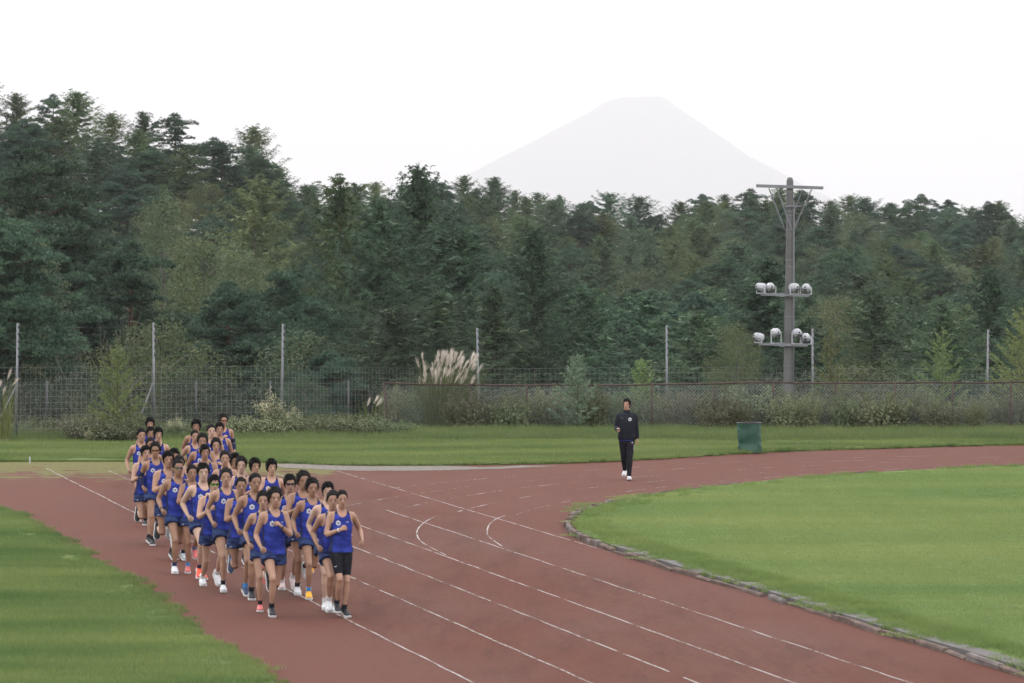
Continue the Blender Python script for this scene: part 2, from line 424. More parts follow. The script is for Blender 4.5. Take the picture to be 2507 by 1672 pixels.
# ---- the kerb: single stones, each an object
M_kerb = plain('kerb_stone', (0.095, 0.068, 0.058), 0.9, 0.2, vary=0.35, scale=6, bump=0.6)
M_kerb2 = plain('kerb_stone_pale', (0.125, 0.11, 0.105), 0.9, 0.2, vary=0.3, scale=6, bump=0.6)
kerb = empty('kerb'); tag(kerb, 'low uneven stone kerb edging the infield lawn', 'kerb', kind='structure')
def kerb_block(L, w, h, seed, mat):
    rng = random.Random(seed); bm = bmesh.new()
    bmesh.ops.create_cube(bm, size=1.0)
    bmesh.ops.scale(bm, vec=(L, w, h), verts=bm.verts)
    bmesh.ops.bevel(bm, geom=bm.edges[:], offset=0.018, segments=1, affect='EDGES')
    for v in bm.verts:
        v.co += Vector((rng.uniform(-.015, .015), rng.uniform(-.012, .012), rng.uniform(-.012, .012)))
    me = bpy.data.meshes.new('kerb_stone'); bm.to_mesh(me); bm.free(); me.materials.append(mat); return me
kb_long = [kerb_block(1.0, 0.08, 0.14, i, M_kerb if i % 5 else M_kerb2) for i in range(5)]
kb_short = [kerb_block(1.0, 0.10, 0.15, 30 + i, M_kerb if i % 2 else M_kerb2) for i in range(5)]
rng = random.Random(11)
acc = [0.0]
for i in range(1, len(kerb_c)): acc.append(acc[-1] + (kerb_c[i] - kerb_c[i - 1]).length)
def kerb_at(s):
    i = min(len(acc) - 2, max(0, int(np.searchsorted(acc, s)) - 1)); t = (s - acc[i]) / (acc[i + 1] - acc[i])
    return kerb_c[i].lerp(kerb_c[i + 1], t)
s = acc[[i for i, p in enumerate(kerb_c) if p.y > 44][0]]
while True:
    p = kerb_at(s)
    if p.x > 16 and p.y > 90: break
    tight = 70.6 < p.y < 84
    L = rng.uniform(0.28, 0.55) if tight else rng.uniform(0.9, 1.5)
    if rng.random() < 0.10 and not tight: s += rng.uniform(0.1, 0.5)        # a stone broken away
    p, q = kerb_at(s), kerb_at(s + L); c = (p + q) / 2
    o = link('kerb_stone', rng.choice(kb_short if tight else kb_long), kerb)
    o.location = (c.x + rng.uniform(-.02, .02), c.y, 0.002 + rng.uniform(-.035, .012) + (0.02 if tight else 0))
    o.rotation_euler = (rng.uniform(-.06, .06), rng.uniform(-.02, .02), math.atan2(q.y - p.y, q.x - p.x) + rng.uniform(-.04, .04))
    o.scale = ((q - p).length * 0.985, rng.uniform(.9, 1.15), rng.uniform(.9, 1.1))
    s += L
# ================================================================== trees
M_bark_grey = plain('larch_bark', (0.080, 0.072, 0.064), 0.95, 0.1, vary=0.3, scale=5, bump=0.5)
M_bark_red = plain('pine_bark', (0.085, 0.055, 0.044), 0.95, 0.1, vary=0.3, scale=5, bump=0.5)
M_bark_pale = plain('pale_bark', (0.12, 0.112, 0.10), 0.95, 0.1, vary=0.3, scale=5, bump=0.4)
M_larch = foliage('larch_needles', (0.026, 0.058, 0.036), (0.098, 0.158, 0.085), 0.8)
M_larch_y = foliage('larch_needles_yellowing', (0.036, 0.064, 0.030), (0.118, 0.162, 0.070), 0.8)
M_pine = foliage('pine_needles', (0.020, 0.047, 0.033), (0.080, 0.138, 0.085), 1.1)
M_leaf = foliage('broad_leaves', (0.052, 0.080, 0.042), (0.110, 0.145, 0.078), 1.2, 0.3)
M_leaf_b = foliage('browning_leaves', (0.056, 0.070, 0.032), (0.112, 0.128, 0.058), 1.2, 0.3)
M_under = foliage('shade_tinted_leaves', (0.015, 0.026, 0.016), (0.034, 0.050, 0.028), 1.2, 0.2)  # leaf green darkened, the shade under the canopy put into the colour
M_spruce = foliage('sapling_needles', (0.100, 0.135, 0.050), (0.175, 0.215, 0.080), 2.0)

def unit(a): return a / np.maximum(1e-9, np.linalg.norm(a, axis=-1, keepdims=True))
def blades(base, tip, width, rng):
    """thin triangles from base points to tips"""
    d = unit(tip - base); side = unit(np.cross(d, rng.normal(size=d.shape))) * (np.asarray(width)[:, None] / 2)
    V = np.stack([base - side, base + side, tip], 1).reshape(-1, 3)
    return V
def leaf_quads(c, nrm, size, rng):
    u = unit(np.cross(nrm, rng.normal(size=nrm.shape))); w = np.cross(nrm, u)
    s = size[:, None]
    return np.stack([c - u * s, c - w * s * .55, c + u * s, c + w * s * .55], 1).reshape(-1, 3)
def tri_mesh(name, V, mat): return mesh_np(name, V, np.arange(len(V)).reshape(-1, 3), mat)
def quad_mesh(name, V, mat): return mesh_np(name, V, np.arange(len(V)).reshape(-1, 4), mat)

def larch(seed, h=12.0, rmax=2.7, nb=95, round_top=0.0, spr=(0.055, 0.115), droop=0.12, low=0.06, dens=1.9):
    rng = np.random.default_rng(seed); B, T, Wd = [], [], []
    tb = MB()
    bend = rng.normal(size=2) * 0.15
    def trunk(z): t = z / h; return np.array([bend[0] * t * t + .06 * math.sin(z * .9 + seed), bend[1] * t * t, z])
    zs = np.linspace(-0.8, h, 12)
    tb.tube([trunk(z) if z > 0 else (0, 0, z) for z in zs], [0.17 * h / 12 * (1 - 0.93 * max(0, z) / h) for z in zs], 7)
    for i in range(nb):
        t = low + (1 - low) * ((i + rng.random()) / nb) ** 0.70
        z = t * h
        prof = max(0.0, 1 - t ** (1.5 + 1.6 * round_top)) ** (0.85 - .25 * round_top) * (0.62 + 0.38 * min(1, (t - low) / 0.25 + .1))
        L = rmax * prof * rng.uniform(0.6, 1.2) + 0.18
        az = i * 2.39996 + rng.normal() * 0.35
        el = R(-12 + 42 * t) + rng.normal() * 0.12
        dirh = np.array([math.cos(az), math.sin(az), 0]); 
        o = trunk(z); n = max(4, int(L / 0.16))
        s = np.linspace(0, 1, n)
        P = o + dirh * (s * L * math.cos(el))[:, None]
        P[:, 2] += s * L * math.sin(el) - droop * L * np.sin(s * math.pi * 0.8) + 0.10 * L * s ** 3
        if L > 0.8 and i % 3 == 0: tb.tube([P[0], P[n // 2], P[(3 * n) // 4]], [0.022 * L / 2.5 + .006, .012, .004], 4, caps=False)
        # twigs either side
        m = int(n * 2 * dens) + 8
        k = rng.integers(0, n, m); k = np.maximum(k, int(0.15 * n))
        tl = (0.16 + 0.30 * L / rmax * (1 - 0.45 * s[k])) * rng.uniform(0.6, 1.5, m)
        side = np.array([-dirh[1], dirh[0], 0]) * rng.choice([-1, 1], m)[:, None]
        td = unit(side * rng.uniform(.25, 1, m)[:, None] + dirh * rng.uniform(.15, .9, m)[:, None] + np.stack([0 * tl, 0 * tl, rng.normal(-.16, .24, m)], 1))
        base = P[k]
        q = 11
        ss = np.linspace(0.06, 1, q)
        pts = base[:, None, :] + td[:, None, :] * (tl[:, None] * ss)[:, :, None]
        pts[:, :, 2] -= 0.15 * (ss ** 2)[None, :] * tl[:, None]
        pts = np.concatenate([pts.reshape(-1, 3), P[int(.2 * n):]])
        dd = np.concatenate([np.repeat(td, q, 0), np.repeat(dirh[None], len(P[int(.2 * n):]), 0)])
        nd = unit(dd * 0.75 + rng.normal(size=pts.shape) * np.array([.55, .55, .35]) + np.array([0, 0, .12]))
        ln = rng.uniform(*spr, len(pts))
        B.append(pts); T.append(pts + nd * ln[:, None]); Wd.append(ln * rng.uniform(.30, .46, len(pts)))
        # broader sprays added inside the crown to block light and deepen its shading
        c = 14; kk = rng.integers(0, max(1, int(n * .72)), c); ib = P[kk] + rng.normal(size=(c, 3)) * np.array([.12, .12, .06]); il = rng.uniform(.28, .5, c) * min(1, L / 1.6 + .2)
        idr = unit(dirh * .6 + rng.normal(size=(c, 3)) * np.array([.8, .8, .35]))
        B.append(ib); T.append(ib + idr * il[:, None]); Wd.append(il * .55)
    tz = np.array([trunk(h)] * 12); B.append(tz); T.append(tz + np.array([0, 0, .25]) + rng.normal(size=(12, 3)) * .10); Wd.append(np.full(12, .05))
    B, T, Wd = map(np.concatenate, (B, T, Wd))
    return tb, blades(B, T, Wd, rng)

def pine(seed, h=12.0, rmax=3.0, n_limb=26, low=0.3, lean=0.0, tall=True):
    rng = np.random.default_rng(seed); B, T, Wd = [], [], []
    tb = MB(); ph = rng.uniform(0, 6)
    def trunk(z):
        t = max(0, z) / h; return np.array([lean * z + .22 * math.sin(2.2 * t * 2 + ph) * t, .2 * math.cos(2.5 * t + ph) * t, z])
    zs = np.linspace(-0.8, h, 12)
    tb.tube([trunk(z) for z in zs], [0.2 * h / 12 * (1 - 0.9 * max(0, z) / h) for z in zs], 8)
    pads = []
    for i in range(n_limb):
        t = low + (0.97 - low) * (i + rng.random() * .8) / n_limb
        az = i * 2.39996 + rng.normal() * .4
        u = (t - low) / (1 - low)
        L = rmax * max(.05, 1 - u ** 2.2) ** 0.6 * (0.55 + 0.45 * min(1, u / .2 + .3)) * rng.uniform(.45, 1.12)
        d = np.array([math.cos(az), math.sin(az), 0]); o = trunk(t * h)
        e = o + d * L + np.array([0, 0, L * rng.uniform(-.05, .28)])
        mid = (o + e) / 2 + np.array([0, 0, -.08 * L])
        tb.tube([o, mid, e], [0.022 * L + .015, .03, .012], 5, caps=False)
        for k in range(max(3, int(L * 3.3))):
            s = rng.uniform(.35, 1.05); c = o + (e - o) * s + rng.normal(size=3) * np.array([.42, .42, .22]) * (0.4 + L / rmax)
            pads.append((c, rng.uniform(.42, .85) * (0.65 + .35 * L / rmax)))
    pads.append((trunk(h), .35)); pads.append((trunk(h * .975), .5))
    for c, r in pads:
        m = int(95 * r / .55)
        a = rng.uniform(0, 2 * math.pi, m); rr = r * np.sqrt(rng.uniform(0, 1, m))
        p = c + np.stack([rr * np.cos(a), rr * np.sin(a), 1.5 * r * (.55 - .5 * (rr / r) ** 2) * rng.uniform(.0, 1, m) - .1], 1)
        rad = np.stack([np.cos(a) * rr / r, np.sin(a) * rr / r, np.zeros(m)], 1)
        ax = unit(rad * .8 + np.array([0, 0, .75]) + rng.normal(size=(m, 3)) * .3)
        q = 6
        nd = unit(np.repeat(ax, q, 0) + rng.normal(size=(m * q, 3)) * .55); bb = np.repeat(p, q, 0)
        ln = rng.uniform(.11, .21, m * q)
        B.append(bb); T.append(bb + nd * ln[:, None]); Wd.append(ln * rng.uniform(.2, .34, m * q))
    B, T, Wd = map(np.concatenate, (B, T, Wd))
    return tb, blades(B, T, Wd, rng)

def broadleaf(seed, h=8.0, rmax=2.6, n_cl=46, per=560, size=(0.030, 0.060), low=0.18, tall=1.0, upright=0.0):
    rng = np.random.default_rng(seed); C, N, S = [], [], []
    tb = MB()
    zs = np.linspace(-0.6, h * .8, 7)
    tb.tube([(.1 * math.sin(z + seed), .1 * math.cos(z * .8), z) for z in zs], [0.11 * h / 8 * (1 - .8 * max(0, z) / h) for z in zs], 6)
    for i in range(n_cl):
        t = (i + rng.random()) / n_cl
        z = h * (low + (1 - low) * t)
        rr = rmax * math.sqrt(max(0.02, 1 - (2 * (t - .42)) ** 2 * .72)) * (1 - .35 * t)
        az = i * 2.39996 + rng.normal() * .4; ra = rr * rng.uniform(.45, .95)
        c = np.array([ra * math.cos(az), ra * math.sin(az), z - .1 * ra])
        if i % 2 == 0: tb.tube([(0, 0, max(.1, z - ra * .8)), c * np.array([.5, .5, 1]) - np.array([0, 0, .3 * ra]), c], [.04, .025, .008], 4, caps=False)
        r = rmax * rng.uniform(.20, .36) * (1.1 - .35 * t)
        m = int(per * (r / (rmax * .28)) ** 1.5)
        d = unit(rng.normal(size=(m, 3)))
        p = c + d * (r * rng.uniform(.35, 1.08, m) ** .6)[:, None] * np.array([1.15, 1.15, .75 + upright])
        nrm = unit(d * .6 + np.array([0, 0, .55]) + rng.normal(size=(m, 3)) * .5)
        C.append(p); N.append(nrm); S.append(rng.uniform(*size, m))
    C, N, S = map(np.concatenate, (C, N, S))
    return tb, leaf_quads(C, N, S, rng)

PROTO = {}
def proto(key, made, bark, mat, quads=False):
    tb, V = made
    PROTO[key] = (tb.mesh('trunk', bark), (quad_mesh if quads else tri_mesh)('crown', V, mat), float(V[:, 2].max()))
for i in range(4): proto(f'larch{i}', larch(10 + i, 12, 3.2 + .25 * i, 104, .35 + .25 * i), M_bark_grey, M_larch)
proto('larchy0', larch(21, 12, 3.1, 100, .8), M_bark_pale, M_larch_y); proto('larchy1', larch(22, 12, 3.4, 100, 1.1), M_bark_pale, M_larch_y)
proto('larchw', larch(31, 13, 4.4, 135, .45, (.055, .115), .1), M_bark_grey, M_larch)
for i in range(4): proto(f'pine{i}', pine(40 + i, 12, 3.0 + .2 * i, 34 + 2 * i, .15 + .07 * i), M_bark_red, M_pine)
proto('pinelow', pine(50, 7, 3.2, 26, .12), M_bark_red, M_pine)
proto('pinelean', pine(51, 9, 2.8, 20, .50, .28), M_bark_red, M_pine)
proto('leaf0', broadleaf(60, 9, 2.5), M_bark_pale, M_leaf, True); proto('leaf1', broadleaf(61, 9, 2.9, 50), M_bark_pale, M_leaf_b, True)
proto('poplar', broadleaf(62, 11, 1.9, 60, 460, (.03, .06), .15, 1.0, .9), M_bark_pale, M_leaf, True)
proto('bush0', broadleaf(63, 3.2, 1.7, 34, 420, (.022, .045), .06), M_bark_pale, M_leaf, True)
proto('bush1', broadleaf(64, 3.4, 2.1, 38, 420, (.022, .045), .06), M_bark_pale, M_leaf_b, True)
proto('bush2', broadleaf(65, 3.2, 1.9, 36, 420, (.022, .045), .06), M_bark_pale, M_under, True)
def bare_shrub(seed):
    rng = random.Random(seed); tb = MB()
    for i in range(26):
        a = rng.uniform(0, 6.28); L = rng.uniform(2.0, 4.2); sp = rng.uniform(.1, .45)
        p = [(rng.uniform(-.4, .4), rng.uniform(-.4, .4), 0)]
        for k in range(1, 5): p.append((p[0][0] + math.cos(a) * sp * L * k / 4 + rng.uniform(-.1, .1), p[0][1] + math.sin(a) * sp * L * k / 4, L * k / 4))
        tb.tube(p, [.022, .018, .014, .010, .005], 4, caps=False)
        for k in (2, 3): tb.tube([p[k], (p[k][0] + rng.uniform(-.5, .5), p[k][1] + rng.uniform(-.5, .5), p[k][2] + rng.uniform(.3, .8))], [.010, .004], 3, caps=False)
    return tb

def place_tree(key, name, X, Y, h, label, group, rng, z=None, wide=1.0, cat='tree'):
    tm, cm, hh = PROTO[key]
    if z is None: z = smoothz(X, Y)
    e = empty(name, (X, Y, z), rng.uniform(0, 6.28)); k = h / hh
    e.scale = (k * wide, k * wide, k)
    tag(e, label, cat, group)
    t = link('trunk', tm, e); c = link('crown', cm, e)
    return e
rng = random.Random(5)
NAMES = {'larch': 'larch_tree', 'larchy': 'larch_tree', 'pine': 'pine_tree', 'leaf': 'broadleaf_tree'}
def fill(D, ridge=False):
    px = -160 + rng.uniform(0, 60)
    while px < 2680:
        Dr = ridge_D(px); Dj = (Dr + D + rng.uniform(-6, 8)) if ridge else D + rng.uniform(-13, 13); X = X_at(px, Dj); s = FPX / Dj
        if Dj < Dr + (30 if ridge else -22):
            left = px < 760
            r = rng.random()
            kind = ('pine' if r < .50 else 'larch' if r < .72 else 'larchy' if (r < .88 or ridge) else 'leaf') if left else ('pine' if r < .27 else 'larch' if r < .66 else 'larchy' if (r < .90 or ridge) else 'leaf')
            key = {'larch': f'larch{rng.randrange(4)}', 'larchy': f'larchy{rng.randrange(2)}', 'pine': f'pine{rng.randrange(4)}', 'leaf': f'leaf{rng.randrange(2)}'}[kind]
            zb_ = smoothz(X, Dj); h = max(5.5, Z_at(top_y(px, Dj) + (rng.uniform(-26, 24) if ridge else rng.uniform(-14, 44)) + (14 if kind == 'leaf' else 0), Dj) - zb_)
            desc = {'larch': 'feathery green larch', 'larchy': 'larch yellowing at the tips', 'pine': 'dark layered pine', 'leaf': 'round crowned broadleaf tree'}[kind]
            if Dj > Dr - 22: where = 'on the ridge against the white sky'
            elif Dj > (NEAR_D + Dr) / 2: where = 'on the upper wooded slope below the ridge'
            else: where = 'on the lower wooded slope behind the fence trees'
            hill = 'steep hill' if left else 'low hill below the pale peak'
            lab = f'{desc} {where}' + (', steep side' if left else '')
            place_tree(key, NAMES[kind], X, Dj, h, lab, f'{desc} {where} {hill}'[:80], rng, None, rng.uniform(1.15, 1.45))
        px += s * (rng.uniform(2.2, 3.4) if ridge else rng.uniform(2.7, 4.2))
D = 226.0
while D < 525:
    fill(D); D += 33
fill(0, True)
fill(-26, True)

# the trees that stand just behind the fence, one by one
def hero(key, name, px, ytop, D, label, wide=1.0, z=None, cat='tree', h=None):
    px *= 1.0663; ytop *= 1.0663
    X = X_at(px, D); zt = Z_at(ytop, D)
    if z is None: z = smoothz(X, D)
    return place_tree(key, name, X, D, zt - z, label, None, rng, z, wide, cat)
HEROES = [
 ('pine3', 'pine_tree', -30, 470, 165, 'broad dark pine with heavy layered boughs at the fence corner', 1.3),
 ('pine1', 'pine_tree', 85, 330, 200, 'tallest dark pine on the steep hill flank above the fence', 1.15),
 ('leaf0', 'broadleaf_tree', 45, 520, 172, 'silvery broadleaf tree among the dark pines on the steep side', 1.0),
 ('pine2', 'pine_tree', 180, 600, 178, 'dark pine behind the bare twiggy shrubs', 1.2),
 ('pine0', 'pine_tree', 290, 545, 176, 'open crowned pine with a bare reddish trunk above grey twigs', 1.25),
 ('poplar', 'poplar_tree', 372, 425, 222, 'pale green upright poplar rising from the dark pines', 1.0),
 ('leaf1', 'broadleaf_tree', 480, 520, 200, 'brownish green broadleaf tree beside the pale poplar', 1.0),
 ('leaf0', 'broadleaf_tree', 560, 560, 195, 'rounded grey green broadleaf tree between poplar and larch group', 0.9),
 ('larchy1', 'larch_tree', 588, 395, 262, 'yellow green larch with a long pale bare trunk on the slope', 1.0),
 ('pinelean', 'pine_tree', 600, 600, 158, 'leaning red trunked pine with its crown swept sideways', 1.0),
 ('pine2', 'pine_tree', 520, 640, 152, 'short dense pine in front of the leaning pine', 1.3),
 ('pinelow', 'pine_tree', 760, 800, 139, 'low spreading pine with flat boughs just behind the wire fence', 1.15),
 ('larchw', 'larch_tree', 965, 362, 178, 'tallest larch of the dense group behind the pampas grass', 0.78),
 ('larchw', 'larch_tree', 868, 440, 172, 'wide full larch at the front of the dense group', 0.95),
 ('larchy0', 'larch_tree', 790, 392, 186, 'thin topped olive larch at the edge of the dense group', 0.85),
 ('larch2', 'larch_tree', 1045, 500, 170, 'dark larch shoulder to shoulder with the tallest larch', 1.25),
 ('larch1', 'larch_tree', 1000, 660, 152, 'short bushy larch behind the plumed pampas grass', 1.4),
 ('larch3', 'larch_tree', 880, 690, 150, 'low dark larch with drooping boughs under the dense group', 1.35),
 ('larchw', 'larch_tree', 1228, 508, 160, 'broad pointed larch with a clear pale trunk line', 0.92),
 ('larch2', 'larch_tree', 1345, 640, 163, 'dark larch beside the broad pointed larch', 1.2),
 ('larch0', 'larch_tree', 1130, 640, 157, 'dark narrow larch in the shade of the broad pointed larch', 1.3),
 ('larch1', 'larch_tree', 1500, 655, 158, 'soft green larch standing behind the walker', 1.45),
 ('larch3', 'larch_tree', 1600, 700, 152, 'low soft larch between the walker and the floodlight pole', 1.4),
 ('larch0', 'larch_tree', 1755, 575, 172, 'slim larch close beside the floodlight pole', 1.35),
 ('leaf1', 'broadleaf_tree', 1690, 735, 145, 'yellowish broadleaf tree by the floodlight pole', 0.9),
 ('larchw', 'larch_tree', 2010, 645, 158, 'dark dome shaped larch to the side of the floodlight pole', 1.25),
 ('larch2', 'larch_tree', 1850, 720, 150, 'bushy larch right behind the lower floodlights', 1.3),
 ('larchw', 'larch_tree', 2275, 600, 168, 'large loose larch with visible dark limbs near the last post', 1.0),
 ('larch1', 'larch_tree', 2160, 680, 154, 'full green larch behind the tall fence sapling', 1.3),
 ('larch3', 'larch_tree', 2380, 690, 156, 'big green larch where the chain link fence runs on', 1.3),
 ('bush1', 'shrub', 370, 715, 140, 'olive leaved rounded shrub above the wire mesh fence', 1.0),
 ('bush1', 'shrub', 1985, 820, 134, 'wide brownish shrub behind the chain link fence', 1.5),
 ('bush0', 'shrub', 700, 855, 128, 'pale leaved shrub behind the third fence post', 1.0),
 ('bush0', 'shrub', 690, 750, 140, 'yellow green shrub under the low pine', 1.1),
 ('bush1', 'shrub', 300, 770, 136, 'tawny shrub between the bare twigs and the fence', 1.2),
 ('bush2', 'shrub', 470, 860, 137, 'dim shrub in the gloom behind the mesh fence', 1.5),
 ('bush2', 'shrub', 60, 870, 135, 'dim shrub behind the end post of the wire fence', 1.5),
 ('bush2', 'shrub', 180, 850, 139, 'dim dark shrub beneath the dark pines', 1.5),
]
for key, nm, px, yt, D, lab, wd in HEROES:
    hero(key, nm, px, yt, D, lab, wd, cat='shrub' if nm == 'shrub' else 'tree')
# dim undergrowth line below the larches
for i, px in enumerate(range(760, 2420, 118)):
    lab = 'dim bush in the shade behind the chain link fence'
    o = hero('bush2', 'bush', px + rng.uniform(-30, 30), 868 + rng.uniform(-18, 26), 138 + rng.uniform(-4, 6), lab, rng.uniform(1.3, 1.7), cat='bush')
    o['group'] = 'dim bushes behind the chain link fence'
o = bare_shrub(3).build('bare_shrub', M_bark_pale, loc=(X_at(255, 141), 141, smoothz(X_at(255, 141), 141)))
o.scale = (1.2, 1.2, 1.35)
tag(o, 'leafless grey twiggy shrub behind the wire mesh fence', 'shrub')
# ================================================================== fences, floodlight pole, bin
M_galv = plain('galvanised_steel', (0.150, 0.155, 0.172), 0.5, 0.5, 0.3, vary=0.15, scale=4)
M_wire = plain('galvanised_wire', (0.22, 0.235, 0.24), 0.5, 0.5, 0.2, vary=0.1, scale=3)
M_wire_dk = plain('dull_wire', (0.075, 0.085, 0.088), 0.6, 0.4, 0.2, vary=0.1, scale=3)
M_rust = plain('rusted_pipe', (0.060, 0.040, 0.034), 0.85, 0.3, vary=0.45, scale=5, bump=0.3)
M_insul = plain('dark_green_plastic', (0.012, 0.030, 0.028), 0.5, 0.5)
M_conc = plain('pole_concrete', (0.112, 0.111, 0.112), 0.85, 0.2, vary=0.12, scale=2.5, bump=0.15)
M_white = plain('floodlight_enamel', (0.36, 0.37, 0.40), 0.5, 0.4, vary=0.12, scale=6)
M_dark = plain('dark_metal', (0.03, 0.03, 0.035), 0.5, 0.5)
def rod(mb, p, q, r=0.002, n=4): mb.tube([p, q], r, n, caps=False)

# ---- chain link fence in rusted pipe frame, bay by bay
YC = 121.0
tops = [(881, 877), (1079, 881), (1210, 882), (1355, 882), (1497, 880), (1640, 879), (1776, 875), (1918, 877), (2055, 877), (2188, 876), (2321, 875), (2460, 874)]
chain = empty('chain_link_fence', (X_at(tops[0][0] * 1.0663, YC), YC, 0.0))
tag(chain, 'low chain link fence with rusty brown pipe posts and top rail', 'fence')
O = chain.location
tp = [(X_at(a * 1.0663, YC) - O.x, Z_at(b * 1.0663, YC)) for a, b in tops]
feet = [0.14] + [random.Random(i).uniform(-.03, .03) for i in range(len(tp) - 1)]
for i, (x, zt) in enumerate(tp):
    mb = MB(); mb.tube([(x + feet[i], 0, -0.15), (x, 0, zt + .02)], 0.030, 8)
    mb.build('post', M_rust, chain, smooth=True)
for i in range(len(tp) - 1):
    (x0, z0), (x1, z1) = tp[i], tp[i + 1]
    mb = MB(); sag = 0.015 * ((i * 7) % 3 - 1)
    mb.tube([(x0, 0.0, z0 - .03), ((x0 + x1) / 2, 0, (z0 + z1) / 2 - .03 + sag), (x1, 0.0, z1 - .03)], 0.026, 8); mb.build('top_rail', M_rust, chain, smooth=True)
    mb = MB(); w = x1 - x0; pitch = 0.094; hgt = min(z0, z1) - .05; k0 = -int(hgt / pitch) - 2
    slope = 1.08
    for k in range(k0, int(w / pitch) + 2 - k0):
        for sgn in (1, -1):
            # one diagonal wire clipped to the bay
            xa = k * pitch if sgn > 0 else k * pitch
            za, zb = 0.03, hgt
            xb = xa + sgn * (zb - za) / slope
            t0, t1 = 0.0, 1.0
            dx = xb - xa
            ta, tb_ = (0.0 - xa) / dx, (w - xa) / dx
            if ta > tb_: ta, tb_ = tb_, ta
            t0, t1 = max(t0, ta), min(t1, tb_)
            if t1 - t0 < .03: continue
            f = lambda t: (x0 + xa + dx * t, -0.028 + (.004 if sgn > 0 else -.004), za + (zb - za) * t + (z0 - hgt - .05) * 0)
            rod(mb, f(t0), f(t1), 0.0030, 3)
    o = mb.build('wire_mesh', M_wire, chain); o['kind'] = 'stuff'
for i in (2, 5, 8):
    x, zt = tp[i]; mb = MB(); mb.tube([(x - .42, .45, 0.0), (x - .03, .03, zt * .75)], 0.018, 6); mb.build('brace', M_galv, chain)

# ---- tall deer fence: galvanised posts, square mesh below, strand wires above
posts = [(-330, 744, 113.0, 0.08), (41, 742, 114.5, 0.08), (353, 741, 116.5, 0.06), (650, 744, 118.5, 0.04), (1096, 753, 125.0, -0.25), (1531, 747, 126.0, -0.25), (1866, 754, 127.0, -0.25), (2269, 757, 128.0, -0.30), (2620, 757, 129.0, -0.3)]
tall = empty('wire_fence', (X_at(41 * 1.0663, 114.5), 114.5, 0.0))
tag(tall, 'tall wire fence with slim galvanised posts and square mesh below strand wires', 'fence')
O = tall.location
pt = [Vector((X_at(a * 1.0663, D) - O.x, D - O.y, zb)) for a, b, D, zb in posts]
zt = [Z_at(b * 1.0663, D) for a, b, D, zb in posts]
lean = {1: -.06, 3: -.05, 4: .05, 7: -.05}
HM = [z - (z - p.z) * 0.385 for z, p in zip(zt, pt)]             # top of the square mesh
def strandz(i, k): return zt[i] - 0.08 - k * 0.195
for i, p in enumerate(pt):
    mb = MB(); mb.tube([(p.x + lean.get(i, 0), p.y, p.z - .2), (p.x, p.y, zt[i])], 0.032, 8)
    po = mb.build('post', M_galv, tall, smooth=True)
    for k in range(5):
        mb = MB(); mb.tube([(p.x + .02, p.y - .01, strandz(i, k) - .045), (p.x + .055, p.y - .02, strandz(i, k)), (p.x + .02, p.y - .01, strandz(i, k) + .045)], [.018, .032, .018], 6)
        mb.build('insulator', M_insul, po)
for i in range(len(pt) - 1):
    a, b = pt[i], pt[i + 1]
    for k in range(5):
        mb = MB(); z0, z1 = strandz(i, k), strandz(i + 1, k)
        c = [(a.x + (b.x - a.x) * t, a.y + (b.y - a.y) * t, z0 + (z1 - z0) * t - .05 * 4 * t * (1 - t)) for t in np.linspace(0, 1, 7)]
        mb.tube(c, 0.0022, 3, caps=False); mb.build('strand_wire', M_wire_dk, tall)
    mb = MB(); L = (b - a).length; nv_ = int(L / 0.147)
    for k in range(nv_):
        t = (k + .5) / nv_; x = a.x + (b.x - a.x) * t; y = a.y + (b.y - a.y) * t
        rod(mb, (x, y - .035, a.z + .02), (x + .01 * math.sin(k), y - .035, HM[i] + (HM[i + 1] - HM[i]) * t), 0.0022, 3)
    for k in range(12):
        f = (k / 11) ** 0.93
        rod(mb, (a.x, a.y - .037, a.z + .05 + (HM[i] - a.z - .05) * f), (b.x, b.y - .037, b.z + .05 + (HM[i + 1] - b.z - .05) * f), 0.0026, 3)
    o = mb.build('wire_mesh', M_wire, tall); o['kind'] = 'stuff'
for i, dx in ((1, -.75), (2, -.55)):
    p = pt[i]; mb = MB(); mb.tube([(p.x + dx, p.y + .1, p.z), (p.x - .02, p.y + .03, p.z + 1.45)], 0.024, 6); mb.build('brace', M_galv, tall, smooth=True)

# ---- older chain link fence standing behind the tall one
YO = 123.5
old = empty('old_chain_link_fence', (X_at(-60, YO), YO, 0.0))
tag(old, 'old dark chain link fence behind the tall wire fence and its shrubs', 'fence')
O = old.location
ox = [X_at(a * 1.0663, YO) - O.x for a in (-170, 108, 280, 450, 620, 800)]
zo0, zo1 = Z_at(932, YO), Z_at(920, YO)
for x in ox:
    mb = MB(); mb.tube([(x, 0, -.15), (x, 0, zo0)], 0.030, 7); mb.build('post', M_dark, old, smooth=True)
for i in range(len(ox) - 1):
    mb = MB(); w = ox[i + 1] - ox[i]; pitch = .11; hgt = zo0 - .05
    for k in range(-16, int(w / pitch) + 18):
        for sgn in (1, -1):
            xa = k * pitch; dx = sgn * hgt
            ta, tb_ = (0.0 - xa) / dx, (w - xa) / dx
            if ta > tb_: ta, tb_ = tb_, ta
            t0, t1 = max(0, ta), min(1, tb_)
            if t1 - t0 < .03: continue
            rod(mb, (ox[i] + xa + dx * t0, .03 + .004 * sgn, .03 + hgt * t0), (ox[i] + xa + dx * t1, .03 + .004 * sgn, .03 + hgt * t1), .0024, 3)
    o = mb.build('wire_mesh', M_wire_dk, old); o['kind'] = 'stuff'

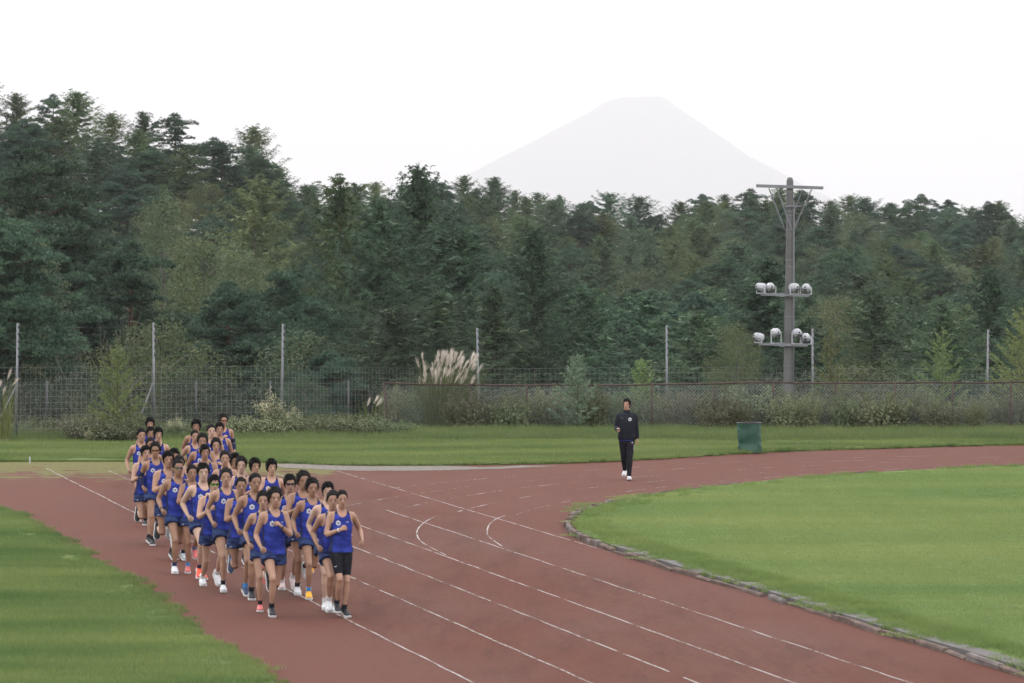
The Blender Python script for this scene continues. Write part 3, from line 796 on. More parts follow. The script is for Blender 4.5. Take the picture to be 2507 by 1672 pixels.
# ---- floodlight pole
YP = 124.0; S = FPX / YP
def zp(src): return Z_at(src, YP)
pole = empty('floodlight_pole', (X_at(1931, YP), YP, -0.3))
tag(pole, 'tall concrete pole with a braced crossarm and white floodlights', 'floodlight pole')
z0 = -0.3
def pz(y): return Z_at(420 + y * 640 / 1568.0, YP) - z0           # heights read off the pole
def pxx(x): return X_at(1800 + x * 260 / 637.0, YP) - pole.location.x
mb = MB()
mb.tube([(pxx(317), 0, -.5), (pxx(319), 0, pz(1480)), (pxx(325), 0, pz(500)), (pxx(327), 0, pz(60)), (pxx(327), 0, pz(42)), (pxx(327), 0, pz(34))], [.166, .159, .112, .100, .082, .04], 20)
shaft = mb.build('shaft', M_conc, pole, smooth=True)
for y in (1165, 870, 738, 570, 530, 350, 265, 238, 205, 122):
    r = np.interp(y, [60, 500, 1480], [.104, .118, .172]); xx = np.interp(y, [60, 500, 1480], [327, 325, 319])
    mb = MB(); mb.tube([(pxx(xx), 0, pz(y) - .012), (pxx(xx), 0, pz(y) + .012)], r + .006, 20); mb.build('band', M_galv, shaft)
for y in (320, 355, 385, 415, 448, 512, 577, 1055):
    mb = MB(); r = np.interp(y, [60, 500, 1480], [.104, .118, .172]); mb.tube([(pxx(313), -r - .004, pz(y)), (pxx(313), -r + .03, pz(y))], .014, 8); mb.build('step_hole', M_dark, shaft)
for y in (480, 670, 865, 1150):
    mb = MB(); r = np.interp(y, [60, 500, 1480], [.104, .118, .172]); mb.tube([(pxx(305), -r + .02, pz(y)), (pxx(302), -r - .07, pz(y) + .004)], .009, 5); mb.build('step_bolt', M_dark, shaft)
mb = MB(); mb.tube([(pxx(348), -.17, -.3), (pxx(349), -.15, pz(730)), (pxx(350), -.12, pz(250)), (pxx(350), -.1, pz(190))], .020, 8); mb.build('conduit', M_galv, pole, smooth=True)
for dy in (-.14, .14):
    mb = MB(); mb.tube([(pxx(125), dy - .05, pz(84)), (pxx(527), dy + .05, pz(100))], .001, 4)
    mb = MB(); a, b_ = Vector((pxx(125), dy - .12, pz(86))), Vector((pxx(526), dy + .12, pz(98)))
    d = (b_ - a); Mr = Matrix.Rotation(math.atan2(d.y, d.x), 3, 'Z') @ Matrix.Rotation(-math.atan2(d.z, d.x), 3, 'Y')
    mb.box((a + b_) / 2, (d.length, .06, .085), Mr); mb.build('crossarm', M_galv, pole)
for xa, ya, xb, yb, yy in ((203, 100, 297, 345, .14), (247, 100, 340, 355, -.14), (405, 108, 345, 260, .14), (455, 108, 350, 345, -.14)):
    mb = MB(); mb.tube([(pxx(xa), yy, pz(ya)), (pxx(xb), yy * .75, pz(yb))], .026, 6, flat=.6); mb.build('brace', M_galv, pole)
mb = MB(); mb.box((pxx(347), -.13, pz(208)), (X_at(1900 + 40, YP) - X_at(1900, YP), .05, .045)); mb.build('bracket_arm', M_galv, pole)
for xa, xb, ya, yb in ((150, 441, 736, 743), (141, 432, 1033, 1041)):
    mb = MB(); a, b_ = Vector((pxx(xa), -.20, pz(ya))), Vector((pxx(xb), -.20, pz(yb))); d = b_ - a
    mb.box((a + b_) / 2, (d.length, .07, .075), Matrix.Rotation(-math.atan2(d.z, d.x), 3, 'Y')); mb.build('lamp_arm', M_galv, pole)
    mb = MB(); mb.box((pxx(278), -.17, pz((ya + yb) / 2)), (.13, .12, .12)); mb.build('clamp', M_galv, pole)
def floodlight(x, y, yaw, tilt, ya, tall_=0.0):
    """faceted white housing seen from behind, on a U bracket"""
    fl = empty('floodlight', (pxx(x), -.20, pz(y)), 0, pole)
    Mr = Matrix.Rotation(yaw, 3, 'Z') @ Matrix.Rotation(tilt, 3, 'X')
    mb = MB(); rings = []
    for dep, r in ((-.15, .060), (-.12, .092), (0.0, .134), (.10, .138), (.13, .128)):
        rings.append([Mr @ Vector((r * math.cos(R(22.5 + 45 * k)), dep, r * math.sin(R(22.5 + 45 * k)))) for k in range(8)])
    mb.rings(rings); mb.build('housing', M_white, fl)
    mb = MB(); mb.tube([Mr @ Vector((0, -.149, -.02)), Mr @ Vector((0, -.165, -.02))], .028, 8); mb.build('gland', M_dark, fl)
    mb = MB(); mb.add([Mr @ Vector(v) for v in ((-.055, -.118, -.10), (.055, -.118, -.10), (.035, -.137, -.066), (-.035, -.137, -.066))], [(0, 1, 2, 3)]); 
    mb.box(Mr @ Vector((0, -.06, -.128)), (.11, .10, .016), Mr); mb.build('vent', M_dark, fl)
    mb = MB(); mb.tube([Mr @ Vector((.130 * math.cos(R(45 * k)), .132, .130 * math.sin(R(45 * k)))) for k in range(8)] + [Mr @ Vector((.130, .132, 0))], .012, 4); mb.build('lens_ring', M_dark, fl)
    Mz = Matrix.Rotation(yaw, 3, 'Z'); base = pz(ya) - pz(y) + .035
    for sx_ in (-1, 1):
        mb = MB(); p1 = Mz @ Vector((sx_ * .158, 0, 0)); p0 = Mz @ Vector((sx_ * .158, 0, 0)); p0.z = base
        mb.tube([p0, p1 + Vector((0, 0, .02))], .020, 4); mb.build('bracket', M_white, fl)
    mb = MB(); a_ = Mz @ Vector((-.165, 0, 0)); b2 = Mz @ Vector((.165, 0, 0)); a_.z = b2.z = base; mb.tube([a_, b2], .018, 4); mb.build('bracket', M_white, fl)
floodlight(148, 692, R(-50), R(-12), 736); floodlight(209, 692, R(12), R(-10), 738); floodlight(352, 694, R(35), R(-12), 741); floodlight(421, 697, R(-14), R(-14), 743)
floodlight(136, 991, R(-55), R(-22), 1033); floodlight(243, 964, R(22), R(-5), 1036); floodlight(368, 966, R(20), R(-10), 1039); floodlight(420, 993, R(-10), R(-14), 1041)

# ---- green cloth waste bin at the edge of the track
bx, by = G(1835, 1111)
m, n, l, b = material('green_tarpaulin', 0.55, 0.4)
f = noise_fac(n, l, 3.0, 3, stretch=(1, 1, .6)); vo = n.new('ShaderNodeTexVoronoi'); vo.feature = 'SMOOTH_F1'; vo.inputs['Scale'].default_value = 3.2
tc = n.new('ShaderNodeTexCoord'); mp = n.new('ShaderNodeMapping'); mp.inputs['Rotation'].default_value = (.5, .6, .3); l.new(tc.outputs['Object'], mp.inputs[0]); l.new(mp.outputs[0], vo.inputs['Vector'])
bp = n.new('ShaderNodeBump'); bp.inputs['Strength'].default_value = 0.9; bp.inputs['Distance'].default_value = 0.11
l.new(vo.outputs['Distance'], bp.inputs['Height']); l.new(bp.outputs['Normal'], b.inputs['Normal'])
l.new(ramp_mix(n, l, f, [(.3, (0.008, 0.046, 0.030)), (.7, (0.014, 0.066, 0.043))]), b.inputs['Base Color'])
M_tarp = m
wb = empty('waste_bin', (bx, by + .3, 0.02)); tag(wb, 'round green tarpaulin waste bin standing on the grass edge', 'waste bin')
mb = MB(); rs = []
for j in range(25):
    t = j / 24; r = .295 - .025 * t * 0 - .02 * math.sin(t * 3)
    rs.append([((r + .045 * (.5 - abs(mnoise.noise(Vector((math.cos(a) * 2.2 + t * 2.2, math.sin(a) * 2.2, t * 3.5 + a * .4))))) + .006 * mnoise.noise(Vector((math.cos(a) * 6, math.sin(a) * 6, t * 9)))) * math.cos(a) + .03 * (1 - t), r * math.sin(a), t * .74 + .008 * math.sin(a * 3 + 1)) for a in [2 * math.pi * k / 40 for k in range(40)]])
mb.rings(rs, caps=False); mb.build('cover', M_tarp, wb, smooth=True)
mb = MB(); mb.tube([(.30 * math.cos(a), .30 * math.sin(a), .745) for a in [2 * math.pi * k / 24 for k in range(25)]], .013, 6); mb.build('rim', M_dark, wb)
mb = MB(); mb.tube([(0, 0, .60), (0, 0, .61)], .275, 24); mb.build('liner', M_dark, wb)
# ---- small white marker stake
sx0, sy0 = G(73, 1134)
mb = MB(); mb.tube([(0, 0, -.05), (0, 0, .14), (.003, 0, .16)], [.018, .018, .006], 6); o = mb.build('marker_stake', M_white, loc=(sx0, sy0, 0)); tag(o, 'short white marker stake at the end of a lane line', 'stake')
# ================================================================== verge plants, grass
def sapling(seed, h, r, nb, up=.35):
    rng = np.random.default_rng(seed); B, T, Wd = [], [], []; tb = MB()
    tb.tube([(0, 0, -.1), (.02, 0, h * .5), (0, .02, h)], [.028 * h / 2, .016, .004], 5)
    for i in range(nb):
        t = .04 + .90 * (i / nb); az = i * 2.4 + rng.normal() * .3
        L = r * (1 - t) ** .75 * rng.uniform(.75, 1.15) + .05; d = np.array([math.cos(az), math.sin(az), 0])
        n = max(8, int(L / .016)); s = np.linspace(.04, 1, n); el = up * (.5 + .7 * t)
        P = np.array([0, 0, t * h]) + d * (s * L)[:, None]; P[:, 2] += L * (el * s + .25 * s ** 2)
        tb.tube([P[0], P[n // 2], P[-1]], [.010, .006, .002], 3, caps=False)
        # side twigs
        k = rng.integers(int(n * .2), n, int(L * 20)); sd = np.array([-d[1], d[0], 0])
        tl = (.05 + .22 * L * (1 - .5 * s[k])) * rng.uniform(.6, 1.1, len(k))
        td = unit(sd * rng.choice([-1, 1], len(k))[:, None] + d * .8 + np.array([0, 0, .25]))
        q = 6; ss = np.linspace(.1, 1, q); pts = (P[k][:, None] + td[:, None] * (tl[:, None] * ss)[:, :, None]).reshape(-1, 3)
        pts = np.concatenate([pts, P, P]); dd = np.concatenate([np.repeat(td, q, 0), np.repeat(d[None], 2 * n, 0)])
        nd = unit(dd * .6 + rng.normal(size=pts.shape) * .7 + np.array([0, 0, .15])); ln = rng.uniform(.05, .09, len(pts))
        B.append(pts); T.append(pts + nd * ln[:, None]); Wd.append(np.full(len(pts), .024))
    n = int(h * 60); z = np.linspace(.1 * h, h, n); P = np.stack([0 * z, 0 * z, z], 1); a = rng.normal(size=P.shape) * np.array([1, 1, .5]); B.append(P); T.append(P + unit(a) * .08); Wd.append(np.full(n, .022))
    return tb, blades(*map(np.concatenate, (B, T, Wd)), rng)
M_blue_sap = foliage('bluish_sapling_needles', (0.095, 0.145, 0.095), (0.155, 0.215, 0.145), 2.0)
def plant(name, made, bark, mat, px, py, D, label, cat, stem_name='stem', crown='foliage', rz=0.0, lean=0.0, z=None):
    tb, V = made; X = X_at(px * 1.0663, D)
    e = empty(name, (X, D, 0.03 if z is None else z), rz); e.rotation_euler[1] = lean; tag(e, label, cat)
    link(stem_name, tb.mesh(stem_name, bark), e); link(crown, tri_mesh(crown, V, mat), e); return e
M_stem = plain('plant_stem', (0.10, 0.095, 0.05), 0.9, 0.1)
def hs(ytop, D, z=0.03): return Z_at(ytop * 1.0663, D) - z
plant('conifer_sapling', sapling(1, hs(792, 114, .03), .85, 60), M_bark_grey, M_spruce, 268, 0, 114.0, 'spindly young conifer with a long leader beside the second fence post', 'sapling', 'trunk', 'crown')
plant('conifer_sapling', sapling(2, hs(812, 120, .03), .72, 60, .5), M_bark_grey, M_blue_sap, 1325, 0, 120.2, 'bluish young conifer poking through the chain link top rail', 'sapling', 'trunk', 'crown')
plant('conifer_sapling', sapling(3, hs(822, 123, .03), .60, 50, .55), M_bark_grey, M_spruce, 1475, 0, 123, 'small yellow green conifer tip behind the chain link fence', 'sapling', 'trunk', 'crown')
plant('conifer_sapling', sapling(4, hs(752, 123, .03), .70, 34, .6), M_bark_grey, M_spruce, 1900, 0, 123, 'sparse young larch with a bent leader beside the floodlight pole', 'sapling', 'trunk', 'crown', lean=.05)
plant('conifer_sapling', sapling(5, hs(752, 123.5, .03), .85, 46, .6), M_bark_grey, M_spruce, 2158, 0, 123.5, 'bright young larch between the floodlight pole and last tall post', 'sapling', 'trunk', 'crown', lean=.03)
plant('conifer_sapling', sapling(6, hs(705, 123.5, .03), 1.25, 62, .6), M_bark_grey, M_spruce, 2352, 0, 123.5, 'tall yellow green young larch past the last tall post', 'sapling', 'trunk', 'crown')

# pampas grass: arching blades and pale plumes
M_reed = foliage('reed_blades', (0.075, 0.095, 0.030), (0.13, 0.155, 0.055), 3.0)
M_plume = plain('pampas_plume', (0.52, 0.465, 0.41), 0.9, 0.1, vary=0.2, scale=9)
def pampas(name, px, D, h, spread, n_bl, n_pl, label, seed, z=0.03, lean=0.1):
    rng = np.random.default_rng(seed); X = X_at(px * 1.0663, D)
    e = empty(name, (X, D, z)); tag(e, label, 'grass')
    V = []; F = []
    for i in range(n_bl):
        a = rng.uniform(0, 6.28); r0 = spread * .45 * math.sqrt(rng.random()); L = h * rng.uniform(.5, .95); out = spread * rng.uniform(.1, .9)
        b0 = np.array([r0 * math.cos(a), r0 * math.sin(a), 0]); d = np.array([math.cos(a), math.sin(a), 0]); sd = np.array([-d[1], d[0], 0]) if rng.random() < .5 else np.array([1, 0, 0])
        k = len(V); droop = rng.uniform(.1, .5)
        for s in (0, .35, .7, 1): 
            p = b0 + d * out * s ** 1.6 + np.array([lean * L * s, 0, L * (s - droop * s ** 3 * .7)]); w = .011 * (1 - .85 * s)
            V += [p - sd * w, p + sd * w]
        F += [(k + 2 * j, k + 2 * j + 1, k + 2 * j + 3, k + 2 * j + 2) for j in range(3)]
    link('blades', mesh_np('blades', np.array(V), np.array(F), M_reed), e)
    for i in range(n_pl):
        a = rng.uniform(0, 6.28); r = spread * .72 * math.sqrt(rng.random()); L = h * rng.uniform(.60, 1.0)
        p0 = np.array([.25 * r * math.cos(a), .25 * r * math.sin(a), 0]); p1 = np.array([r * math.cos(a) * .9 + lean * L, r * math.sin(a), L * .80])
        ln = rng.uniform(.22, .36); ax = unit(np.array([.25 + .55 * r * math.cos(a) / spread + rng.normal(0, .15), rng.normal(0, .25), 1.0]))
        mb = MB(); mb.tube([p0, (p0 + p1) / 2 * np.array([1, 1, 1.05]), p1, p1 + ax * ln * .5], [.006, .005, .004, .002], 3, caps=False)
        st = mb.build('stalk', M_reed, e)
        m = 60; s = rng.uniform(0, .55, m); bb = p1 + ax * (s * ln)[:, None]
        nd = unit(ax + rng.normal(size=(m, 3)) * .20 + np.array([.12, 0, 0])); tt = bb + nd * (ln * rng.uniform(.4, .75, m))[:, None]
        link('plume', tri_mesh('plume', blades(bb, tt, np.full(m, .013), rng), M_plume), st)
pampas('pampas_grass', 1012, 121.8, hs(783, 121.8), 1.3, 480, 100, 'large pampas grass clump with pale feathery plumes over the fence', 3)
pampas('pampas_grass', 2, 113.2, hs(822, 113.2), .6, 70, 5, 'pampas grass with drooping plumes beside the end fence post', 4, lean=.02)
pampas('pampas_grass', 848, 120.0, hs(885, 120), .5, 36, 3, 'thin brown plumed pampas tuft at the start of the chain link fence', 6, lean=-.02)

# tall weeds: leafy stems, some in cream flower
M_weed = foliage('weed_leaves', (0.085, 0.112, 0.058), (0.155, 0.185, 0.105), 3.0)
M_weed_d = foliage('weed_leaves_dry', (0.085, 0.088, 0.058), (0.150, 0.150, 0.102), 3.0)
M_flower = plain('cream_blossom', (0.42, 0.40, 0.26), 0.9, 0.1, vary=0.2, scale=9)
def weed(seed, h, r, n_st, leaf=.05, flowers=0):
    rng = np.random.default_rng(seed); tb = MB(); C, N, S = [], [], []; FC = []
    for i in range(n_st):
        a = rng.uniform(0, 6.28); q = r * math.sqrt(rng.random()); L = h * rng.uniform(.70, 1.0) * (1 - .30 * q / r)
        p0 = np.array([.35 * q * math.cos(a), .35 * q * math.sin(a), 0]); p1 = np.array([q * math.cos(a), q * math.sin(a), L])
        tb.tube([p0, (p0 + p1) / 2 + rng.normal(size=3) * .02, p1], [.006, .005, .002], 3, caps=False)
        m = int(L * 105); s = rng.uniform(.08, 1, m); c = p0 + (p1 - p0) * s[:, None] + rng.normal(size=(m, 3)) * np.array([.06, .06, .02]) * (1.3 - s)[:, None]
        C.append(c); N.append(unit(rng.normal(size=(m, 3)) + np.array([0, -.3, .5]))); S.append(rng.uniform(.5, 1.1, m) * leaf * (1.25 - .6 * s))
        if i < flowers:
            k = 46; FC.append(p1 + rng.normal(size=(k, 3)) * np.array([.05, .05, .09]))
    V = leaf_quads(*map(np.concatenate, (C, N, S)), rng)
    FV = None
    if FC: FC = np.concatenate(FC); FV = leaf_quads(FC, unit(rng.normal(size=FC.shape)), np.full(len(FC), .016), rng)
    return tb, V, FV
WP = {}
for k_, (h, r, n_, lf, fl, mt_) in {'w0': (1.0, .45, 56, .030, 0, M_weed), 'w1': (.8, .5, 60, .026, 0, M_weed_d), 'w2': (1.15, .4, 50, .030, 0, M_weed), 'f0': (1.0, .42, 28, .036, 16, M_weed), 'w3': (.6, .5, 60, .029, 0, M_weed)}.items():
    tb, V, FV = weed(len(WP) * 7 + 3, h, r, n_, lf, fl)
    WP[k_] = (tb.mesh('stems', M_stem), quad_mesh('leaves', V, mt_), None if FV is None else quad_mesh('flowers', FV, M_flower), h)
def place_weed(key, px, ytop, D, label, group=None, z=.03, wide=1.0, rng=random.Random(2)):
    st, lv, fl, h = WP[key]; k = (Z_at(ytop * 1.0663, D) - z) / h
    e = empty('weed_clump', (X_at(px * 1.0663, D), D, z), rng.uniform(0, 6.28)); e.scale = (k * wide, k * wide, k); tag(e, label, 'weeds', group)
    link('stems', st, e); link('leaves', lv, e)
    if fl: link('flowers', fl, e)['kind'] = 'stuff'
for key, px, yt, D, lab, wd in [
    ('f0', 620, 900, 117.0, 'tall cream flowering weed clump beside the third fence post', 1.0), ('f0', 672, 930, 117, 'leaning cream flowered weeds just past the third fence post', .9),
    ('w1', 185, 935, 114, 'dry brownish bush beside the spindly conifer', 1.5), ('f0', 405, 955, 115, 'cream flowered weeds behind the rearmost runners', 1.1), ('f0', 205, 985, 112.5, 'small cream flowered weed at the lawn edge', 1.0),
    ('w2', 320, 940, 116, 'green weeds between conifer sapling and second post', 1.2), ('w3', 270, 950, 113.0, 'low green weeds round the foot of the spindly conifer', 2.0), ('w0', 540, 950, 117, 'green weeds along the fence behind the tall runner', 1.2), ('f0', 790, 955, 117.5, 'thin pale topped weed beyond the third post', .7), ('w3', 735, 940, 118, 'leafy weeds under the pale leaved shrub', 1.4)]:
    place_weed(key, px, yt, D, lab, None, .03, wd)
rng = random.Random(8)
for i, px in enumerate(range(915, 2390, 24)):
    k = rng.choice(['w0', 'w0', 'w1', 'w2', 'w2', 'w3']); D = 121.5 + rng.uniform(-.1, 1.2) if rng.random() < .75 else 120.4
    place_weed(k, px + rng.uniform(-14, 14), rng.uniform(862, 930), D, {'w0': 'leafy green weeds growing through the chain link fence', 'w1': 'dry brownish weeds growing through the chain link fence', 'w2': 'tall upright green weeds behind the chain link fence', 'w3': 'low broad green weeds at the chain link fence foot'}[k], 'weeds along the chain link fence', .0, rng.uniform(.8, 1.2), rng)
for i, px in enumerate(range(10, 900, 34)):
    place_weed('w3', px + rng.uniform(-14, 14), rng.uniform(935, 972), 116.5 + rng.uniform(-.8, .8), 'low green weeds under the tall wire fence', 'weeds under the tall wire fence', .0, rng.uniform(1.2, 1.7), rng)
# vine climbing the tall post by the floodlight pole
rngv = np.random.default_rng(4); m_ = 90; s_ = rngv.uniform(0, 1, m_)
M_vine = foliage('vine_leaves', (0.09, 0.14, 0.035), (0.14, 0.20, 0.055), 3)
c_ = np.stack([rngv.normal(0, .11, m_) + .12 * s_, rngv.normal(0, .04, m_), .25 + 1.1 * s_], 1)
ve = empty('climbing_vine', (X_at(1862 * 1.0663, 122.4), 122.4, 0)); tag(ve, 'bright green vine climbing the chain link beside the floodlight pole', 'vine')
mb = MB(); mb.tube([(0, 0, 0), (.05, .0, .7), (.1, 0, 1.3)], .008, 4); mb.build('stem', M_stem, ve)
link('leaves', quad_mesh('leaves', leaf_quads(c_, unit(rngv.normal(size=(m_, 3)) + np.array([0, -1, .3])), rngv.uniform(.035, .06, m_), rngv), M_vine), ve)

# ---- grass blades: tiles of tufts strewn by geometry nodes
def grass_tile(name, n, h, size, mat, seed, clumps=0, clover=0):
    rng = np.random.default_rng(seed)
    p = np.stack([rng.uniform(-size / 2, size / 2, n), rng.uniform(-size / 2, size / 2, n), np.zeros(n)], 1)
    hh = h * rng.uniform(.45, 1.15, n)
    d = unit(np.stack([rng.normal(0, .45, n), rng.normal(0, .45, n), np.ones(n)], 1))
    return tri_mesh(name, blades(p, p + d * hh[:, None], np.full(n, .0075) * rng.uniform(.7, 1.4, n), rng), mat)
def strewn(name, pts, tile, label, seed, smin=.8, smax=1.2):
    """one object: the tile instanced on measured points"""
    src = bpy.data.objects.new(name + '_tile', tile)
    me = bpy.data.meshes.new(name); me.from_pydata([tuple(p) for p in pts], [], [])
    o = link(name, me); tag(o, label, 'grass', kind='stuff')
    ng = bpy.data.node_groups.new(name, 'GeometryNodeTree')
    ng.interface.new_socket('Geometry', in_out='INPUT', socket_type='NodeSocketGeometry'); ng.interface.new_socket('Geometry', in_out='OUTPUT', socket_type='NodeSocketGeometry')
    N, L = ng.nodes, ng.links
    gi, go = N.new('NodeGroupInput'), N.new('NodeGroupOutput')
    inst = N.new('GeometryNodeInstanceOnPoints'); oi = N.new('GeometryNodeObjectInfo'); oi.inputs['Object'].default_value = src
    rr = N.new('FunctionNodeRandomValue'); rr.data_type = 'FLOAT_VECTOR'; rr.inputs[0].default_value = (0, 0, 0); rr.inputs[1].default_value = (0, 0, 6.283); rr.inputs['Seed'].default_value = seed
    rs = N.new('FunctionNodeRandomValue'); rs.data_type = 'FLOAT'; rs.inputs[2].default_value = smin; rs.inputs[3].default_value = smax; rs.inputs['Seed'].default_value = seed + 1
    L.new(gi.outputs[0], inst.inputs['Points']); L.new(oi.outputs['Geometry'], inst.inputs['Instance'])
    L.new(rr.outputs[0], inst.inputs['Rotation']); L.new(rs.outputs[1], inst.inputs['Scale'])
    L.new(inst.outputs[0], go.inputs[0])
    md = o.modifiers.new('strewn', 'NODES'); md.node_group = ng
    return o
def grass_mat(name, dark, light, big, tip):
    m, n, l, b = material(name, 0.7, 0.2)
    g = n.new('ShaderNodeNewGeometry'); nz = n.new('ShaderNodeTexNoise'); nz.inputs['Scale'].default_value = big; nz.inputs['Detail'].default_value = 4
    mp = n.new('ShaderNodeMapping'); mp.inputs['Scale'].default_value = (.45, 1, 1); l.new(g.outputs['Position'], mp.inputs[0]); l.new(mp.outputs[0], nz.inputs['Vector'])
    c = ramp_mix(n, l, nz.outputs['Fac'], [(.33, dark), (.67, light)])
    ri = ramp_mix(n, l, g.outputs['Random Per Island'], [(0, (.86, .87, .84)), (.8, (1.06, 1.06, 1.02)), (1, tip)])
    c = mixc(n, l, 1.0, c, ri, 'MULTIPLY'); l.new(c, b.inputs['Base Color'])
    tr = n.new('ShaderNodeBsdfTranslucent'); l.new(c, tr.inputs['Color']); ms = n.new('ShaderNodeMixShader'); ms.inputs[0].default_value = .3
    l.new(b.outputs[0], ms.inputs[1]); l.new(tr.outputs[0], ms.inputs[2]); l.new(ms.outputs[0], n['Material Output'].inputs['Surface']); return m
M_gr_in = grass_mat('infield_grass', (0.142, 0.218, 0.080), (0.222, 0.275, 0.104), .20, (1.3, 1.2, .9))
M_gr_out = grass_mat('outer_grass', (0.088, 0.150, 0.050), (0.178, 0.230, 0.082), .42, (1.4, 1.25, 1.0))
M_gr_far = grass_mat('verge_grass', (0.100, 0.150, 0.050), (0.175, 0.220, 0.080), .4, (1.5, 1.35, 1.2))
M_gr_tall = grass_mat('tall_grass_blades', (0.085, 0.128, 0.048), (0.140, 0.180, 0.070), .6, (1.5, 1.35, 1.2))
M_gr_edge = grass_mat('uncut_grass', (0.120, 0.190, 0.060), (0.190, 0.245, 0.085), .6, (1.3, 1.2, 1.0))
t_in = grass_tile('infield_grass_tile', 2600, .030, 1.45, M_gr_in, 1); t_out = grass_tile('outer_grass_tile', 1500, .070, 1.2, M_gr_out, 2)
t_far = grass_tile('verge_grass_tile', 1600, .080, 1.45, M_gr_far, 3); t_tuft = grass_tile('tuft_tile', 110, .12, .22, M_gr_out, 4)
kerb_tuft = grass_tile('kerb_tuft_tile', 110, .11, .22, M_gr_edge, 6); t_tall = grass_tile('tall_tile', 260, .27, .8, M_gr_tall, 5)
def right_of(curve_y, x, y):                                   # is the point on the lawn side
    return x
def kerb_x(y): return np.interp(y, [p.y for p in kerb_c if p.y < 79], [p.x for p in kerb_c if p.y < 79])
def kerb_y(x): 
    q = [p for p in kerb_c if p.y >= 77 and p.x < 40]; return np.interp(x, [p.x for p in q], [p.y for p in q])
def inside(x, y, m=.65):
    if y < 77.4: return x > kerb_x(y) + m
    return y < kerb_y(x) - m and x > 1.0 + m
def left_x(y): return np.interp(y, [p.y for p in left_c], [p.x for p in left_c])
def far_y(x): return np.interp(x, [p.x for p in far_c], [p.y for p in far_c])
rng = random.Random(3)
pts = [(x + rng.uniform(-.1, .1), y + rng.uniform(-.1, .1), .06) for y in np.arange(46, 103, .95) for x in np.arange(0, 15, .95) if inside(x, y) and x < .122 * y + 1.5]
strewn('infield_grass', pts, t_in, 'short mown grass blades covering the infield', 1)
pts = [(x + rng.uniform(-.1, .1), y + rng.uniform(-.1, .1), .03) for y in np.arange(46, 92, .7) for x in np.arange(-14, -1, .7) if x < left_x(y) - .42 and x > -.122 * y - 1.5]
strewn('outer_grass', pts, t_out, 'shaggy grass blades covering the outer bank', 2)
pts = [(x + rng.uniform(-.1, .1), y + rng.uniform(-.1, .1), .05) for y in np.arange(99, 124, .95) for x in np.arange(-17, 17, .95) if y > far_y(x) + .5]
strewn('verge_grass', pts, t_far, 'grass blades covering the verge before the fences', 3)
# ragged tufts along every edge
pts = []
for i, p in enumerate(offset(kerb_c, .32)):
    if 45 < p.y and p.x < 14.5:
        for k in range(4):
            dense = 1.0 if (p.y > 70.5 or p.x > 3) else .75
            if rng.random() < (.75 if 70 < p.y < 84 else .28 if p.y >= 84 else .0): pts.append((p.x + rng.uniform(-.12, .5), p.y + rng.uniform(-.25, .25), .05))
for p in offset(kerb_c, .78):
    if 45 < p.y < 74 and p.x < 9:
        for k in range(7): 
            if rng.random() < .85: pts.append((p.x + rng.gauss(0, .09), p.y + rng.uniform(-.2, .2), .05))
for p in offset(kerb_c, .38):                                   # weeds breaking up the drain strip
    if 45 < p.y < 71 and p.x < 9 and mnoise.noise(Vector((p.y * .42, 3.3, 0))) > -.28:
        for k in range(4): pts.append((p.x + rng.uniform(-.2, .25), p.y + rng.uniform(-.2, .2), .05))
for p in offset(kerb_c, .14):                                   # blades hanging over the stones
    if 45 < p.y < 71 and p.x < 9 and rng.random() < .55:
        pts.append((p.x + rng.uniform(-.05, .08), p.y + rng.uniform(-.2, .2), .04))
strewn('kerb_grass', pts, kerb_tuft, 'uncut grass tufts leaning over the stone kerb', 5, .6, 1.25)
pts = []
for p in left_c:
    if 45 < p.y < 92:
        for k in range(6): pts.append((p.x + rng.gauss(-.06, .11), p.y + rng.uniform(-.25, .25), .0))
strewn('outer_edge_grass', pts, t_tuft, 'ragged grass tufts along the outer edge of the track', 6, .45, .95)
pts = []
for p in far_c:
    if abs(p.x) < 16:
        for k in range(5): pts.append((p.x + rng.uniform(-.25, .25), p.y + abs(rng.gauss(0, .12)), .02))
strewn('verge_edge_grass', pts, t_tuft, 'ragged grass tufts along the far edge of the track', 7, .6, 1.2)
pts = [(x + rng.uniform(-.3, .3), y + rng.uniform(-.3, .3), .03) for x in np.arange(-16, 17, .45) for y in np.arange(113.8, 122.5, .5) if y < (117 if x < -3.8 else 122.5)]
strewn('tall_grass', pts, t_tall, 'tall unmown grass at the foot of the fences', 8, .6, 1.15)
# clover heads dotted over the verge
rngc = np.random.default_rng(9); cl = []
M_clover = plain('clover_head', (0.30, 0.27, 0.28), 0.9, 0.1)
xy = [(x, y) for x, y in zip(rngc.uniform(-15.5, 15.5, 2600), rngc.uniform(100, 120.5, 2600)) if y > far_y(x) + .4 and mnoise.noise(Vector((x * .5, y * .5, 1))) + .25 > rngc.random() * .8]
c_ = np.array([(x, y, rngc.uniform(.10, .17) if y < 116 else rngc.uniform(.2, .42)) for x, y in xy])
d_ = unit(rngc.normal(size=c_.shape) + np.array([0, -1, .6]))
o = link('clover_flowers', quad_mesh('clover_flowers', leaf_quads(c_, d_, np.full(len(c_), .013), rngc), M_clover)); tag(o, 'tiny pale clover heads dotted over the verge', 'clover', kind='stuff')
